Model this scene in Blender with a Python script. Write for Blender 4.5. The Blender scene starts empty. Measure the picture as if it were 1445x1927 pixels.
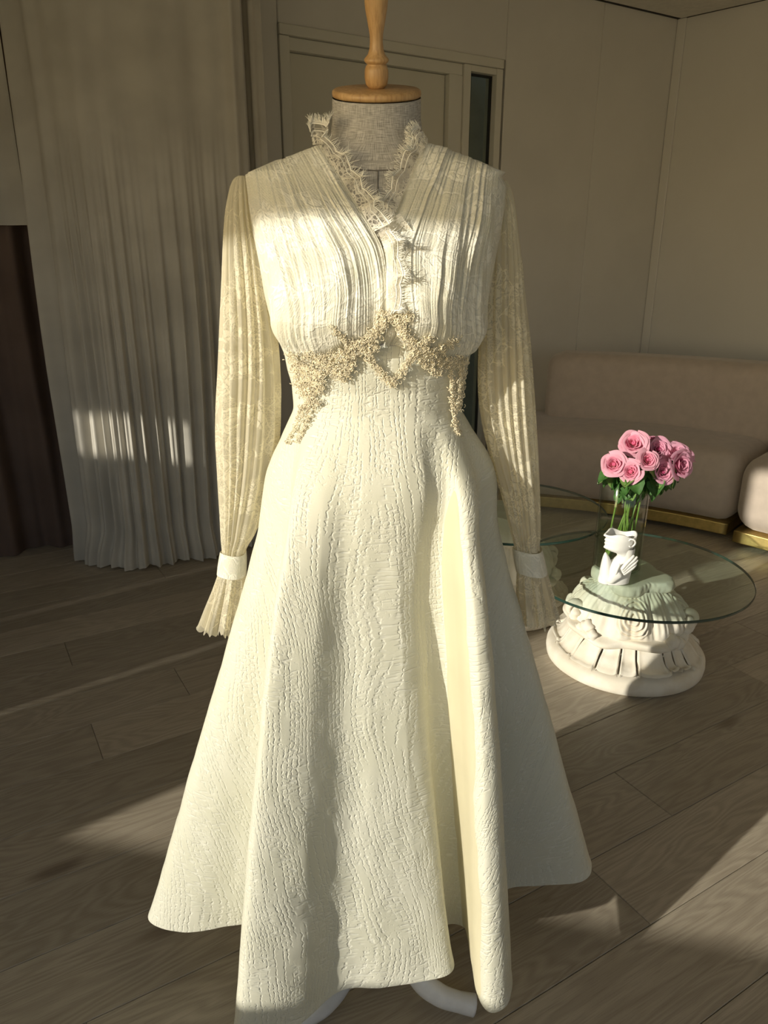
import bpy, bmesh, math, random
import numpy as np
from mathutils import Vector, Matrix

random.seed(7)
RNG = np.random.default_rng(7)
SC = bpy.context.scene
COL = SC.collection

# ------------------------------------------------------------------ camera
EYE_H, PITCH, FPX = 1.25, math.radians(19.2), 1373.0
cam = bpy.data.cameras.new('camera')
cam.sensor_fit = 'VERTICAL'
cam.sensor_height = 24.0
cam.lens = FPX / 1927.0 * 24.0
cam.clip_start = 0.02
camo = bpy.data.objects.new('camera', cam)
COL.objects.link(camo)
camo.location = (0, 0, EYE_H)
camo.rotation_euler = (math.pi / 2 - PITCH, 0, 0)
SC.camera = camo

# ------------------------------------------------------------------ sky, sun, exposure
SUN_DIR = Vector((0.804, 0.595, -0.295)).normalized()      # the way the light travels
SUN_E, SKY_E = 4.4, 6.6
world = bpy.data.worlds.new('sky')
SC.world = world
world.use_nodes = True
wn = world.node_tree.nodes
wl = world.node_tree.links
wn.clear()
w_out = wn.new('ShaderNodeOutputWorld')
w_bg = wn.new('ShaderNodeBackground')
w_sky = wn.new('ShaderNodeTexSky')
w_sky.sky_type = 'HOSEK_WILKIE'
w_sky.sun_direction = (-SUN_DIR).normalized()
w_sky.turbidity = 5.0
w_sky.ground_albedo = 0.35
w_tint = wn.new('ShaderNodeMix')
w_tint.data_type = 'RGBA'
w_tint.blend_type = 'MULTIPLY'
w_tint.inputs[0].default_value = 1.0
w_tint.inputs[7].default_value = (0.98, 0.99, 1.03, 1.0)
wl.new(w_sky.outputs['Color'], w_tint.inputs[6])
wl.new(w_tint.outputs[2], w_bg.inputs['Color'])
w_bg.inputs['Strength'].default_value = SKY_E
wl.new(w_bg.outputs['Background'], w_out.inputs['Surface'])

sun = bpy.data.lights.new('sun', 'SUN')
sun.energy = SUN_E
sun.angle = math.radians(0.6)
sun.color = (1.0, 0.94, 0.80)
suno = bpy.data.objects.new('sun', sun)
COL.objects.link(suno)
suno.rotation_euler = SUN_DIR.to_track_quat('-Z', 'Y').to_euler()
suno.location = (-6, -4, 4)

SC.view_settings.view_transform = 'Standard'
SC.view_settings.look = 'None'
SC.view_settings.gamma = 1.0
SC.view_settings.use_curve_mapping = False
SC.view_settings.exposure = 0.0
SC.cycles.use_denoising = True
SC.cycles.max_bounces = 10
SC.cycles.use_adaptive_sampling = True
SC.cycles.adaptive_threshold = 0.02
SC.cycles.diffuse_bounces = 5
SC.cycles.transparent_max_bounces = 28
SC.cycles.transmission_bounces = 6
SC.cycles.sample_clamp_indirect = 4.0

# ------------------------------------------------------------------ survey helpers (camera rays, used once to turn sightings into metres)
CT, ST = math.cos(PITCH), math.sin(PITCH)


def ray(px, py):
    a = (np.asarray(px, float) - 722.5) / FPX
    b = (np.asarray(py, float) - 963.5) / FPX
    return a, CT - b * ST, -ST - b * CT


def at_Y(px, py, Y):
    dx, dy, dz = ray(px, py)
    t = Y / dy
    return np.stack([dx * t, Y + 0 * t, EYE_H + dz * t], -1)


def at_z(px, py, z):
    dx, dy, dz = ray(px, py)
    t = (z - EYE_H) / dz
    return np.stack([dx * t, dy * t, z + 0 * t], -1)


# ------------------------------------------------------------------ numpy noise
def _hash(ix, iy, seed):
    h = (ix.astype(np.int64) * 374761393 + iy.astype(np.int64) * 668265263 + seed * 1442695041) & 0xFFFFFFFF
    h = ((h ^ (h >> 13)) * 1274126177) & 0xFFFFFFFF
    h = h ^ (h >> 16)
    return (h & 0xFFFF).astype(np.float64) / 65535.0


def vn(x, y, seed=0):
    x = np.asarray(x, float)
    y = np.asarray(y, float) + np.zeros_like(x)
    x = x + np.zeros_like(y)
    ix, iy = np.floor(x), np.floor(y)
    fx, fy = x - ix, y - iy
    fx = fx * fx * (3 - 2 * fx)
    fy = fy * fy * (3 - 2 * fy)
    a, b = _hash(ix, iy, seed), _hash(ix + 1, iy, seed)
    c, d = _hash(ix, iy + 1, seed), _hash(ix + 1, iy + 1, seed)
    return (a + (b - a) * fx) * (1 - fy) + (c + (d - c) * fx) * fy


def sstep(a, b, x):
    t = np.clip((x - a) / (b - a), 0, 1)
    return t * t * (3 - 2 * t)


# ------------------------------------------------------------------ object helpers
def link(o, parent=None, loc=None, rot=None):
    COL.objects.link(o)
    if parent is not None:
        o.parent = parent
    if loc is not None:
        o.location = loc
    if rot is not None:
        o.rotation_euler = rot
    return o


def tag(o, label=None, cat=None, group=None, kind=None):
    if label:
        o['label'] = label
    if cat:
        o['category'] = cat
    if group:
        o['group'] = group
    if kind:
        o['kind'] = kind
    return o


def thing(name, label, cat, loc=(0, 0, 0), rot=(0, 0, 0), group=None):
    o = bpy.data.objects.new(name, None)
    o.empty_display_size = 0.05
    link(o, None, loc, rot)
    return tag(o, label, cat, group)


def mesh_np(name, V, Q, mats, parent=None, uv=None, smooth=True, mi=None, loc=None, rot=None):
    """V (n,3), Q (m,4) or (m,3) index array"""
    V = np.asarray(V, np.float32)
    Q = np.asarray(Q, np.int32)
    k = Q.shape[1]
    me = bpy.data.meshes.new(name)
    me.vertices.add(len(V))
    me.vertices.foreach_set('co', V.ravel())
    me.loops.add(Q.size)
    me.loops.foreach_set('vertex_index', Q.ravel())
    me.polygons.add(len(Q))
    me.polygons.foreach_set('loop_start', np.arange(len(Q), dtype=np.int32) * k)
    me.polygons.foreach_set('loop_total', np.full(len(Q), k, np.int32))
    if uv is not None:
        lay = me.uv_layers.new(name='UVMap')
        lay.data.foreach_set('uv', np.asarray(uv, np.float32)[Q.ravel()].ravel())
    if mi is not None:
        me.polygons.foreach_set('material_index', np.asarray(mi, np.int32))
    me.update(calc_edges=True)
    me.polygons.foreach_set('use_smooth', np.full(len(Q), smooth, bool))
    for m in (mats if isinstance(mats, (list, tuple)) else [mats]):
        me.materials.append(m)
    o = bpy.data.objects.new(name, me)
    return link(o, parent, loc, rot)


def gridq(nu, nv, wrap=False):
    """quads of a grid stored [u][v] ; index = u*nv+v"""
    U = np.arange(nu if wrap else nu - 1)
    Vv = np.arange(nv - 1)
    u, v = np.meshgrid(U, Vv, indexing='ij')
    u2 = (u + 1) % nu
    return np.stack([u * nv + v, u2 * nv + v, u2 * nv + v + 1, u * nv + v + 1], -1).reshape(-1, 4)


def bm_obj(name, bm, mats, parent=None, smooth=False, loc=None, rot=None):
    me = bpy.data.meshes.new(name)
    bm.normal_update()
    bm.to_mesh(me)
    bm.free()
    for m in (mats if isinstance(mats, (list, tuple)) else [mats]):
        me.materials.append(m)
    if smooth:
        me.polygons.foreach_set('use_smooth', np.full(len(me.polygons), True))
    o = bpy.data.objects.new(name, me)
    return link(o, parent, loc, rot)


def bm_box(bm, x0, x1, y0, y1, z0, z1, M=None):
    vs = [bm.verts.new(c) for c in ((x0, y0, z0), (x1, y0, z0), (x1, y1, z0), (x0, y1, z0),
                                    (x0, y0, z1), (x1, y0, z1), (x1, y1, z1), (x0, y1, z1))]
    fs = [bm.faces.new([vs[i] for i in f]) for f in
          ((3, 2, 1, 0), (4, 5, 6, 7), (0, 1, 5, 4), (1, 2, 6, 5), (2, 3, 7, 6), (3, 0, 4, 7))]
    if M is not None:
        for v in vs:
            v.co = M @ v.co
    return vs, fs


def box(name, x0, x1, y0, y1, z0, z1, mat, parent=None, bevel=0.0, M=None, segs=2, smooth=False, loc=None, rot=None):
    bm = bmesh.new()
    bm_box(bm, x0, x1, y0, y1, z0, z1)
    if bevel:
        bmesh.ops.bevel(bm, geom=bm.edges[:], offset=bevel, segments=segs, profile=0.5, affect='EDGES')
    if M is not None:
        bmesh.ops.transform(bm, matrix=M, verts=bm.verts[:])
    return bm_obj(name, bm, mat, parent, smooth, loc, rot)


def lathe(name, prof, mat, parent=None, n=48, loc=None, caps=True, uv=False):
    prof = np.asarray(prof, float)
    a = np.linspace(0, 2 * math.pi, n, endpoint=False)
    V = np.stack([np.outer(np.cos(a), prof[:, 0]), np.outer(np.sin(a), prof[:, 0]),
                  np.tile(prof[:, 1], (n, 1))], -1).reshape(-1, 3)
    Q = gridq(n, len(prof), True)
    return mesh_np(name, V, Q, mat, parent, None, True, None, loc)


def tube_np(path, rad, n=8, closed=False):
    """tapered tube as arrays (V,Q) around a polyline"""
    P = np.asarray(path, float)
    m = len(P)
    rad = np.broadcast_to(np.asarray(rad, float), (m,))
    T = np.gradient(P, axis=0)
    T /= np.linalg.norm(T, axis=1, keepdims=True) + 1e-12
    ref = np.array([0, 0, 1.0]) if abs(T[0][2]) < 0.9 else np.array([0, 1.0, 0])
    N = np.cross(T[0], ref)
    N /= np.linalg.norm(N)
    a = np.linspace(0, 2 * math.pi, n, endpoint=False)
    rows = []
    for i in range(m):
        N = N - T[i] * (N @ T[i])
        N /= np.linalg.norm(N) + 1e-12
        B = np.cross(T[i], N)
        rows.append(P[i] + rad[i] * (np.outer(np.cos(a), N) + np.outer(np.sin(a), B)))
    V = np.stack(rows, 1).reshape(-1, 3)          # [n][m]
    Q = gridq(n, m, True)
    # end fans
    c0, c1 = len(V), len(V) + 1
    V = np.vstack([V, P[0], P[-1]])
    k = np.arange(n)
    f0 = np.stack([np.full(n, c0), ((k + 1) % n) * m, k * m, k * m], -1)
    f1 = np.stack([np.full(n, c1), k * m + m - 1, ((k + 1) % n) * m + m - 1, ((k + 1) % n) * m + m - 1], -1)
    return V, Q, np.vstack([f0, f1])[:, :3]


def tubes(name, items, mat, parent=None, n=8, loc=None):
    """several tubes joined in one mesh, triangles"""
    Vs, Fs, off = [], [], 0
    for path, rad in items:
        V, Q, F = tube_np(path, rad, n)
        Vs.append(V)
        Fs += [Q[:, [0, 1, 2]] + off, Q[:, [0, 2, 3]] + off, F + off]
        off += len(V)
    return mesh_np(name, np.vstack(Vs), np.vstack(Fs), mat, parent, None, True, None, loc)


def catmull(P, n, closed=False):
    P = np.asarray(P, float)
    k = len(P)
    t = np.linspace(0, k if closed else k - 1, n, endpoint=not closed)
    i = np.minimum(np.floor(t).astype(int), k - 1 if closed else k - 2)
    f = (t - i)[:, None]
    if closed:
        g = lambda j: P[(i + j) % k]
        p0, p1, p2, p3 = g(-1), g(0), g(1), g(2)
    else:
        g = lambda j: P[np.clip(i + j, 0, k - 1)]
        p0, p1, p2, p3 = g(-1), g(0), g(1), g(2)
    return 0.5 * (2 * p1 + (p2 - p0) * f + (2 * p0 - 5 * p1 + 4 * p2 - p3) * f ** 2 + (3 * p1 - p0 - 3 * p2 + p3) * f ** 3)


# ------------------------------------------------------------------ materials
def new_mat(name):
    m = bpy.data.materials.new(name)
    m.use_nodes = True
    nt = m.node_tree
    nt.nodes.clear()
    out = nt.nodes.new('ShaderNodeOutputMaterial')
    return m, nt, out


class NT:
    def __init__(self, nt):
        self.nt = nt

    def n(self, kind, **kw):
        nd = self.nt.nodes.new('ShaderNode' + kind)
        for k, v in kw.items():
            setattr(nd, k, v)
        return nd

    def l(self, a, b):
        self.nt.links.new(a, b)

    def put(self, sock, v):
        if hasattr(v, 'is_linked') or isinstance(v, bpy.types.NodeSocket):
            self.l(v, sock)
        else:
            sock.default_value = v

    def math(self, op, a, b=None, c=None, clamp=False):
        nd = self.n('Math', operation=op, use_clamp=clamp)
        self.put(nd.inputs[0], a)
        if b is not None:
            self.put(nd.inputs[1], b)
        if c is not None:
            self.put(nd.inputs[2], c)
        return nd.outputs[0]

    def mapr(self, v, a, b, c=0.0, d=1.0, smooth=True):
        nd = self.n('MapRange', interpolation_type='SMOOTHSTEP' if smooth else 'LINEAR')
        self.put(nd.inputs[0], v)
        for i, x in enumerate((a, b, c, d)):
            nd.inputs[1 + i].default_value = x
        return nd.outputs[0]

    def mixc(self, f, a, b, blend='MIX'):
        nd = self.n('Mix', data_type='RGBA', blend_type=blend)
        self.put(nd.inputs[0], f)
        self.put(nd.inputs[6], a)
        self.put(nd.inputs[7], b)
        return nd.outputs[2]

    def coord(self, which='Object', scale=(1, 1, 1), loc=(0, 0, 0), rot=(0, 0, 0)):
        tc = self.n('TexCoord')
        mp = self.n('Mapping')
        self.l(tc.outputs[which], mp.inputs['Vector'])
        mp.inputs['Scale'].default_value = scale
        mp.inputs['Location'].default_value = loc
        mp.inputs['Rotation'].default_value = rot
        return mp.outputs[0]

    def noise(self, vec, scale, detail=3, rough=0.5, dist=0.0):
        nd = self.n('TexNoise')
        self.l(vec, nd.inputs['Vector'])
        nd.inputs['Scale'].default_value = scale
        nd.inputs['Detail'].default_value = detail
        nd.inputs['Roughness'].default_value = rough
        nd.inputs['Distortion'].default_value = dist
        return nd

    def bump(self, h, strength=0.3, dist=0.001, normal=None):
        nd = self.n('Bump')
        nd.inputs['Strength'].default_value = strength
        nd.inputs['Distance'].default_value = dist
        self.l(h, nd.inputs['Height'])
        if normal is not None:
            self.l(normal, nd.inputs['Normal'])
        return nd.outputs[0]


def c4(c):
    return (c[0], c[1], c[2], 1.0)


def pbr(name, col, rough=0.6, metal=0.0, spec=0.5, noise_scale=0, noise_amt=0.1, bump_scale=0, bump_d=0.0005, bump_s=0.3, sheen=0.0):
    m, nt, out = new_mat(name)
    N = NT(nt)
    p = N.n('BsdfPrincipled')
    p.inputs['Roughness'].default_value = rough
    p.inputs['Metallic'].default_value = metal
    p.inputs['Specular IOR Level'].default_value = spec
    if sheen:
        p.inputs['Sheen Weight'].default_value = sheen
        p.inputs['Sheen Roughness'].default_value = 0.5
    v = N.coord('Object')
    if noise_scale:
        nz = N.noise(v, noise_scale, 4)
        f = N.mapr(nz.outputs[0], 0.3, 0.7)
        N.l(N.mixc(f, c4([x * (1 - noise_amt) for x in col]), c4([min(1, x * (1 + noise_amt)) for x in col])), p.inputs['Base Color'])
    else:
        p.inputs['Base Color'].default_value = c4(col)
    if bump_scale:
        nb = N.noise(v, bump_scale, 4)
        N.l(N.bump(nb.outputs[0], bump_s, bump_d), p.inputs['Normal'])
    N.l(p.outputs[0], out.inputs['Surface'])
    return m


def mat_floor():
    m, nt, out = new_mat('oak_laminate')
    N = NT(nt)
    oi = N.n('ObjectInfo')
    tc = N.n('TexCoord')
    off = N.n('VectorMath', operation='SCALE')
    N.l(oi.outputs['Location'], off.inputs[0])
    off.inputs['Scale'].default_value = 3.7
    add = N.n('VectorMath', operation='ADD')
    N.l(tc.outputs['Object'], add.inputs[0])
    N.l(off.outputs[0], add.inputs[1])
    rnd = oi.outputs['Random']
    mp = N.n('Mapping')
    N.l(add.outputs[0], mp.inputs['Vector'])
    mp.inputs['Scale'].default_value = (1.1, 9.0, 1)
    warp = N.noise(mp.outputs[0], 1.0, 3, 0.55)
    # cathedral grain : rings of a warped distance across the plank
    mp2 = N.n('Mapping')
    N.l(add.outputs[0], mp2.inputs['Vector'])
    mp2.inputs['Scale'].default_value = (1.6, 11.0, 1)
    n2 = N.noise(mp2.outputs[0], 1.0, 2, 0.5, 0.4)
    rings = N.math('MULTIPLY', n2.outputs[0], 17.0)
    rings = N.math('ADD', N.math('MULTIPLY', N.math('SINE', N.math('MULTIPLY', rings, 6.2832)), 0.5), 0.5)
    mp3 = N.n('Mapping')
    N.l(add.outputs[0], mp3.inputs['Vector'])
    mp3.inputs['Scale'].default_value = (14.0, 420.0, 1)
    fine = N.noise(mp3.outputs[0], 1.0, 3, 0.6)
    # knots
    mp4 = N.n('Mapping')
    N.l(add.outputs[0], mp4.inputs['Vector'])
    mp4.inputs['Scale'].default_value = (1.7, 5.2, 1)
    vo = N.n('TexVoronoi')
    N.l(mp4.outputs[0], vo.inputs['Vector'])
    vo.inputs['Scale'].default_value = 1.0
    knot = N.mapr(vo.outputs['Distance'], 0.03, 0.14, 1.0, 0.0)
    base = N.mixc(warp.outputs[0], c4((0.325, 0.272, 0.20)), c4((0.50, 0.44, 0.342)))
    rmix = N.math('MULTIPLY', rings, 0.30)
    base = N.mixc(rmix, base, c4((0.18, 0.138, 0.098)))
    fmix = N.math('MULTIPLY', N.mapr(fine.outputs[0], 0.45, 0.75), 0.35)
    base = N.mixc(fmix, base, c4((0.165, 0.128, 0.092)))
    base = N.mixc(N.math('MULTIPLY', knot, 0.7), base, c4((0.13, 0.09, 0.06)))
    hs = N.n('HueSaturation')
    hs.inputs['Saturation'].default_value = 0.92
    N.l(N.math('ADD', N.math('MULTIPLY', rnd, 0.34), 0.88), hs.inputs['Value'])
    N.l(base, hs.inputs['Color'])
    p = N.n('BsdfPrincipled')
    N.l(hs.outputs[0], p.inputs['Base Color'])
    N.l(N.mapr(fine.outputs[0], 0.2, 0.8, 0.36, 0.5), p.inputs['Roughness'])
    p.inputs['Specular IOR Level'].default_value = 0.35
    hgt = N.math('ADD', N.math('MULTIPLY', fine.outputs[0], 0.7), N.math('MULTIPLY', rings, -0.3))
    N.l(N.bump(hgt, 0.5, 0.0005), p.inputs['Normal'])
    N.l(p.outputs[0], out.inputs['Surface'])
    return m


def mat_jacquard():
    """skirt cloth: satin ground, wandering raised cords and short cross crinkles in fine relief (uv in metres)"""
    m, nt, out = new_mat('ivory_jacquard')
    N = NT(nt)
    uv = N.coord('UV')
    sx = N.n('SeparateXYZ')
    N.l(uv, sx.inputs[0])
    S_, T_ = sx.outputs[0], sx.outputs[1]

    def nz(a, ka, b, kb, detail=0.0, seed=0.0):
        c = N.n('CombineXYZ')
        N.l(N.math('MULTIPLY', a, ka), c.inputs[0])
        N.l(N.math('MULTIPLY', b, kb), c.inputs[1])
        c.inputs[2].default_value = seed
        t = N.n('TexNoise')
        N.l(c.outputs[0], t.inputs['Vector'])
        t.inputs['Scale'].default_value = 1.0
        t.inputs['Detail'].default_value = detail
        return t.outputs[0]
    big = nz(S_, 5.5, T_, 2.5, 0.0, 3.1)
    mid = nz(S_, 16.0, T_, 9.0, 0.0, 7.7)
    wig = nz(S_, 120.0, T_, 150.0, 1.0, 1.3)
    psi = N.math('ADD', S_, N.math('MULTIPLY', N.math('SUBTRACT', big, 0.5), 0.20))
    psi = N.math('ADD', psi, N.math('MULTIPLY', N.math('SUBTRACT', mid, 0.5), 0.022))
    psiw = N.math('ADD', psi, N.math('MULTIPLY', N.math('SUBTRACT', wig, 0.5), 0.0075))
    ph = N.math('DIVIDE', psiw, 0.0080)
    idx = N.math('FLOOR', ph)
    fr = N.math('FRACT', ph)
    tri = N.math('SUBTRACT', 1.0, N.math('ABSOLUTE', N.math('SUBTRACT', N.math('MULTIPLY', fr, 2.0), 1.0)))
    cord = N.mapr(tri, 0.46, 1.0)
    bead = N.mapr(nz(idx, 7.31, T_, 230.0, 1.0), 0.34, 0.62, 0.10, 1.0)
    gap = N.mapr(nz(idx, 1.37, T_, 11.0, 0.0, 5.0), 0.37, 0.48)
    cord = N.math('MULTIPLY', N.math('MULTIPLY', cord, bead), gap)
    cr = N.mapr(nz(psiw, 70.0, T_, 250.0, 0.5, 2.0), 0.50, 0.74)
    patch = N.mapr(nz(psi, 26.0, T_, 7.0, 0.0, 9.0), 0.44, 0.58)
    cr = N.math('MULTIPLY', cr, patch)
    sp = N.math('MULTIPLY', N.mapr(nz(S_, 190.0, T_, 170.0, 1.0, 4.0), 0.55, 0.74), N.mapr(nz(S_, 15.0, T_, 12.0, 0.0, 6.0), 0.46, 0.56))
    hh = N.math('MAXIMUM', cord, N.math('MULTIPLY', cr, 0.9))
    hh = N.math('MAXIMUM', hh, N.math('MULTIPLY', sp, 0.55))
    w1 = N.n('TexWave', wave_type='BANDS', bands_direction='DIAGONAL')
    N.l(uv, w1.inputs['Vector'])
    w1.inputs['Scale'].default_value = 260
    nf = N.noise(uv, 600, 2)
    tone = N.noise(uv, 9, 3)
    col = N.mixc(N.mapr(tone.outputs[0], 0.3, 0.7), c4((0.735, 0.728, 0.60)), c4((0.77, 0.762, 0.65)))
    col = N.mixc(N.math('MULTIPLY', hh, 0.85), col, c4((0.885, 0.88, 0.78)))
    p = N.n('BsdfPrincipled')
    N.l(col, p.inputs['Base Color'])
    N.l(N.mapr(hh, 0.0, 1.0, 0.55, 0.38), p.inputs['Roughness'])
    p.inputs['Specular IOR Level'].default_value = 0.35
    p.inputs['Sheen Weight'].default_value = 0.10
    b = N.bump(w1.outputs[0], 0.08, 0.0004)
    b = N.bump(nf.outputs[0], 0.15, 0.0005, b)
    b = N.bump(hh, 0.8, 0.0012, b)
    N.l(b, p.inputs['Normal'])
    tr = N.n('BsdfTranslucent')
    tr.inputs['Color'].default_value = c4((0.90, 0.84, 0.62))
    mx = N.n('MixShader')
    mx.inputs[0].default_value = 0.18
    N.l(p.outputs[0], mx.inputs[1])
    N.l(tr.outputs[0], mx.inputs[2])
    N.l(mx.outputs[0], out.inputs['Surface'])
    return m


def lace_nodes(N, uv, cell=230.0, fl=38.0, cover=0.5):
    """returns (flower, net) masks of a floral lace, uv in metres"""
    wz = N.noise(uv, 60, 2)
    add = N.n('VectorMath', operation='MULTIPLY_ADD')
    N.l(wz.outputs['Color'], add.inputs[0])
    add.inputs[1].default_value = (0.012, 0.012, 0)
    N.l(uv, add.inputs[2])
    vo = N.n('TexVoronoi', feature='F1')
    N.l(add.outputs[0], vo.inputs['Vector'])
    vo.inputs['Scale'].default_value = fl
    vo2 = N.n('TexVoronoi', feature='DISTANCE_TO_EDGE')
    N.l(add.outputs[0], vo2.inputs['Vector'])
    vo2.inputs['Scale'].default_value = fl * 2.3
    zone = N.noise(uv, 16, 2)
    zm = N.mapr(zone.outputs[0], cover - 0.05, cover + 0.05)
    petal = N.mapr(vo2.outputs['Distance'], 0.05, 0.10)
    disc = N.mapr(vo.outputs['Distance'], 0.52, 0.44, 0, 1)
    ring = N.math('MULTIPLY', N.mapr(vo.outputs['Distance'], 0.60, 0.56, 0, 1), N.mapr(vo.outputs['Distance'], 0.47, 0.52, 0, 1))
    fl_ = N.math('MULTIPLY', N.math('MULTIPLY', petal, disc), zm)
    fl_ = N.math('MAXIMUM', fl_, N.math('MULTIPLY', ring, zm))
    # leaves / vines
    vo3 = N.n('TexVoronoi', feature='DISTANCE_TO_EDGE')
    N.l(add.outputs[0], vo3.inputs['Vector'])
    vo3.inputs['Scale'].default_value = fl * 0.8
    vine = N.mapr(vo3.outputs['Distance'], 0.035, 0.02, 0, 1)
    fl_ = N.math('MAXIMUM', fl_, N.math('MULTIPLY', vine, N.mapr(zone.outputs[0], 0.40, 0.46)))
    ne = N.n('TexVoronoi', feature='DISTANCE_TO_EDGE')
    N.l(uv, ne.inputs['Vector'])
    ne.inputs['Scale'].default_value = cell
    ne.inputs['Randomness'].default_value = 0.6
    net = N.mapr(ne.outputs['Distance'], 0.16, 0.08, 0, 1)
    return fl_, net, zone.outputs[0]


def mat_lace(name, base_a=0.4, strip=0.0, col=(0.88, 0.82, 0.63), tcol=(0.92, 0.80, 0.50), tmix=0.45, cell=230.0, fl=38.0, cover=0.5, cap=0.0):
    """see-through lace. strip: width (m, along U) of the plain pleated net bands that alternate with figured lace"""
    m, nt, out = new_mat(name)
    N = NT(nt)
    uv = N.coord('UV')
    fl_, net, zone = lace_nodes(N, uv, cell, fl, cover)
    nzone = N.mapr(zone, 0.42, 0.50, 0.55, 1.0)
    a = N.math('MAXIMUM', N.math('MULTIPLY', fl_, 0.97), N.math('MULTIPLY', N.math('MULTIPLY', net, 0.88), nzone))
    if cap:
        sv = N.n('SeparateXYZ')
        N.l(uv, sv.inputs[0])
        a = N.math('MAXIMUM', a, N.math('ADD', base_a, N.mapr(sv.outputs[1], 0.0, 0.16, cap, 0.0)))
    else:
        a = N.math('MAXIMUM', a, base_a)
    if strip:
        sx = N.n('SeparateXYZ')
        N.l(uv, sx.inputs[0])
        fr = N.math('FRACT', N.math('DIVIDE', sx.outputs[0], strip))
        band = N.mapr(N.math('ABSOLUTE', N.math('SUBTRACT', fr, 0.5)), 0.20, 0.26)
        thread = N.math('SINE', N.math('MULTIPLY', sx.outputs[0], 5200.0))
        pl = N.math('ADD', N.math('MULTIPLY', thread, 0.10), 0.66)
        a = N.math('MAXIMUM', a, N.math('MULTIPLY', band, pl))
    p = N.n('BsdfPrincipled')
    cm = N.mixc(fl_, c4([x * 0.93 for x in col]), c4([min(1, x * 1.05) for x in col]))
    N.l(cm, p.inputs['Base Color'])
    p.inputs['Roughness'].default_value = 0.6
    p.inputs['Specular IOR Level'].default_value = 0.3
    N.l(N.bump(N.math('ADD', fl_, N.math('MULTIPLY', net, 0.4)), 0.5, 0.0008), p.inputs['Normal'])
    tr = N.n('BsdfTranslucent')
    tr.inputs['Color'].default_value = c4(tcol)
    mx = N.n('MixShader')
    mx.inputs[0].default_value = tmix
    N.l(p.outputs[0], mx.inputs[1])
    N.l(tr.outputs[0], mx.inputs[2])
    tp = N.n('BsdfTransparent')
    m2 = N.n('MixShader')
    N.l(a, m2.inputs[0])
    N.l(tp.outputs[0], m2.inputs[1])
    N.l(mx.outputs[0], m2.inputs[2])
    N.l(m2.outputs[0], out.inputs['Surface'])
    return m


def mat_bodice():
    """lace laid over satin: opaque, with the lace figure in relief and a little paler"""
    m, nt, out = new_mat('lace_over_satin')
    N = NT(nt)
    uv = N.coord('UV')
    fl_, net, zone = lace_nodes(N, uv, 260.0, 32.0, 0.47)
    th = N.n('TexWave', wave_type='BANDS', bands_direction='X')
    N.l(uv, th.inputs['Vector'])
    th.inputs['Scale'].default_value = 95
    th.inputs['Distortion'].default_value = 2.0
    th.inputs['Detail Scale'].default_value = 3.0
    g = N.mixc(N.mapr(zone, 0.35, 0.65), c4((0.70, 0.685, 0.565)), c4((0.68, 0.68, 0.61)))
    g = N.mixc(N.math('MULTIPLY', net, 0.5), g, c4((0.83, 0.79, 0.66)))
    g = N.mixc(fl_, g, c4((0.88, 0.86, 0.755)))
    p = N.n('BsdfPrincipled')
    N.l(g, p.inputs['Base Color'])
    p.inputs['Roughness'].default_value = 0.5
    p.inputs['Specular IOR Level'].default_value = 0.35
    h = N.math('ADD', N.math('MULTIPLY', fl_, 1.0), N.math('MULTIPLY', net, 0.3))
    b = N.bump(th.outputs[0], 0.25, 0.0006)
    b = N.bump(h, 0.6, 0.0008, b)
    N.l(b, p.inputs['Normal'])
    tr = N.n('BsdfTranslucent')
    tr.inputs['Color'].default_value = c4((0.86, 0.76, 0.48))
    mx = N.n('MixShader')
    mx.inputs[0].default_value = 0.08
    N.l(p.outputs[0], mx.inputs[1])
    N.l(tr.outputs[0], mx.inputs[2])
    N.l(mx.outputs[0], out.inputs['Surface'])
    return m


def mat_linen():
    m, nt, out = new_mat('grey_linen')
    N = NT(nt)
    v1 = N.coord('UV', (70, 1300, 1))
    v2 = N.coord('UV', (1300, 70, 1))
    a = N.noise(v1, 1.0, 2)
    b = N.noise(v2, 1.0, 2)
    s = N.math('ADD', a.outputs[0], b.outputs[0])
    f = N.mapr(s, 0.75, 1.25)
    col = N.mixc(f, c4((0.29, 0.275, 0.25)), c4((0.60, 0.575, 0.535)))
    p = N.n('BsdfPrincipled')
    N.l(col, p.inputs['Base Color'])
    p.inputs['Roughness'].default_value = 0.9
    p.inputs['Specular IOR Level'].default_value = 0.15
    N.l(N.bump(s, 0.5, 0.0006), p.inputs['Normal'])
    N.l(p.outputs[0], out.inputs['Surface'])
    return m


def mat_wood():
    m, nt, out = new_mat('pale_beech')
    N = NT(nt)
    v = N.coord('Object', (1, 1, 0.10))
    n1 = N.noise(v, 260, 3, 0.6)
    n2 = N.noise(v, 60, 3, 0.5)
    f = N.mapr(n1.outputs[0], 0.40, 0.68)
    c = N.mixc(N.mapr(n2.outputs[0], 0.3, 0.7), c4((0.50, 0.30, 0.125)), c4((0.62, 0.40, 0.19)))
    c = N.mixc(N.math('MULTIPLY', f, 0.55), c, c4((0.34, 0.185, 0.07)))
    p = N.n('BsdfPrincipled')
    N.l(c, p.inputs['Base Color'])
    p.inputs['Roughness'].default_value = 0.42
    N.l(p.outputs[0], out.inputs['Surface'])
    return m


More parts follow.
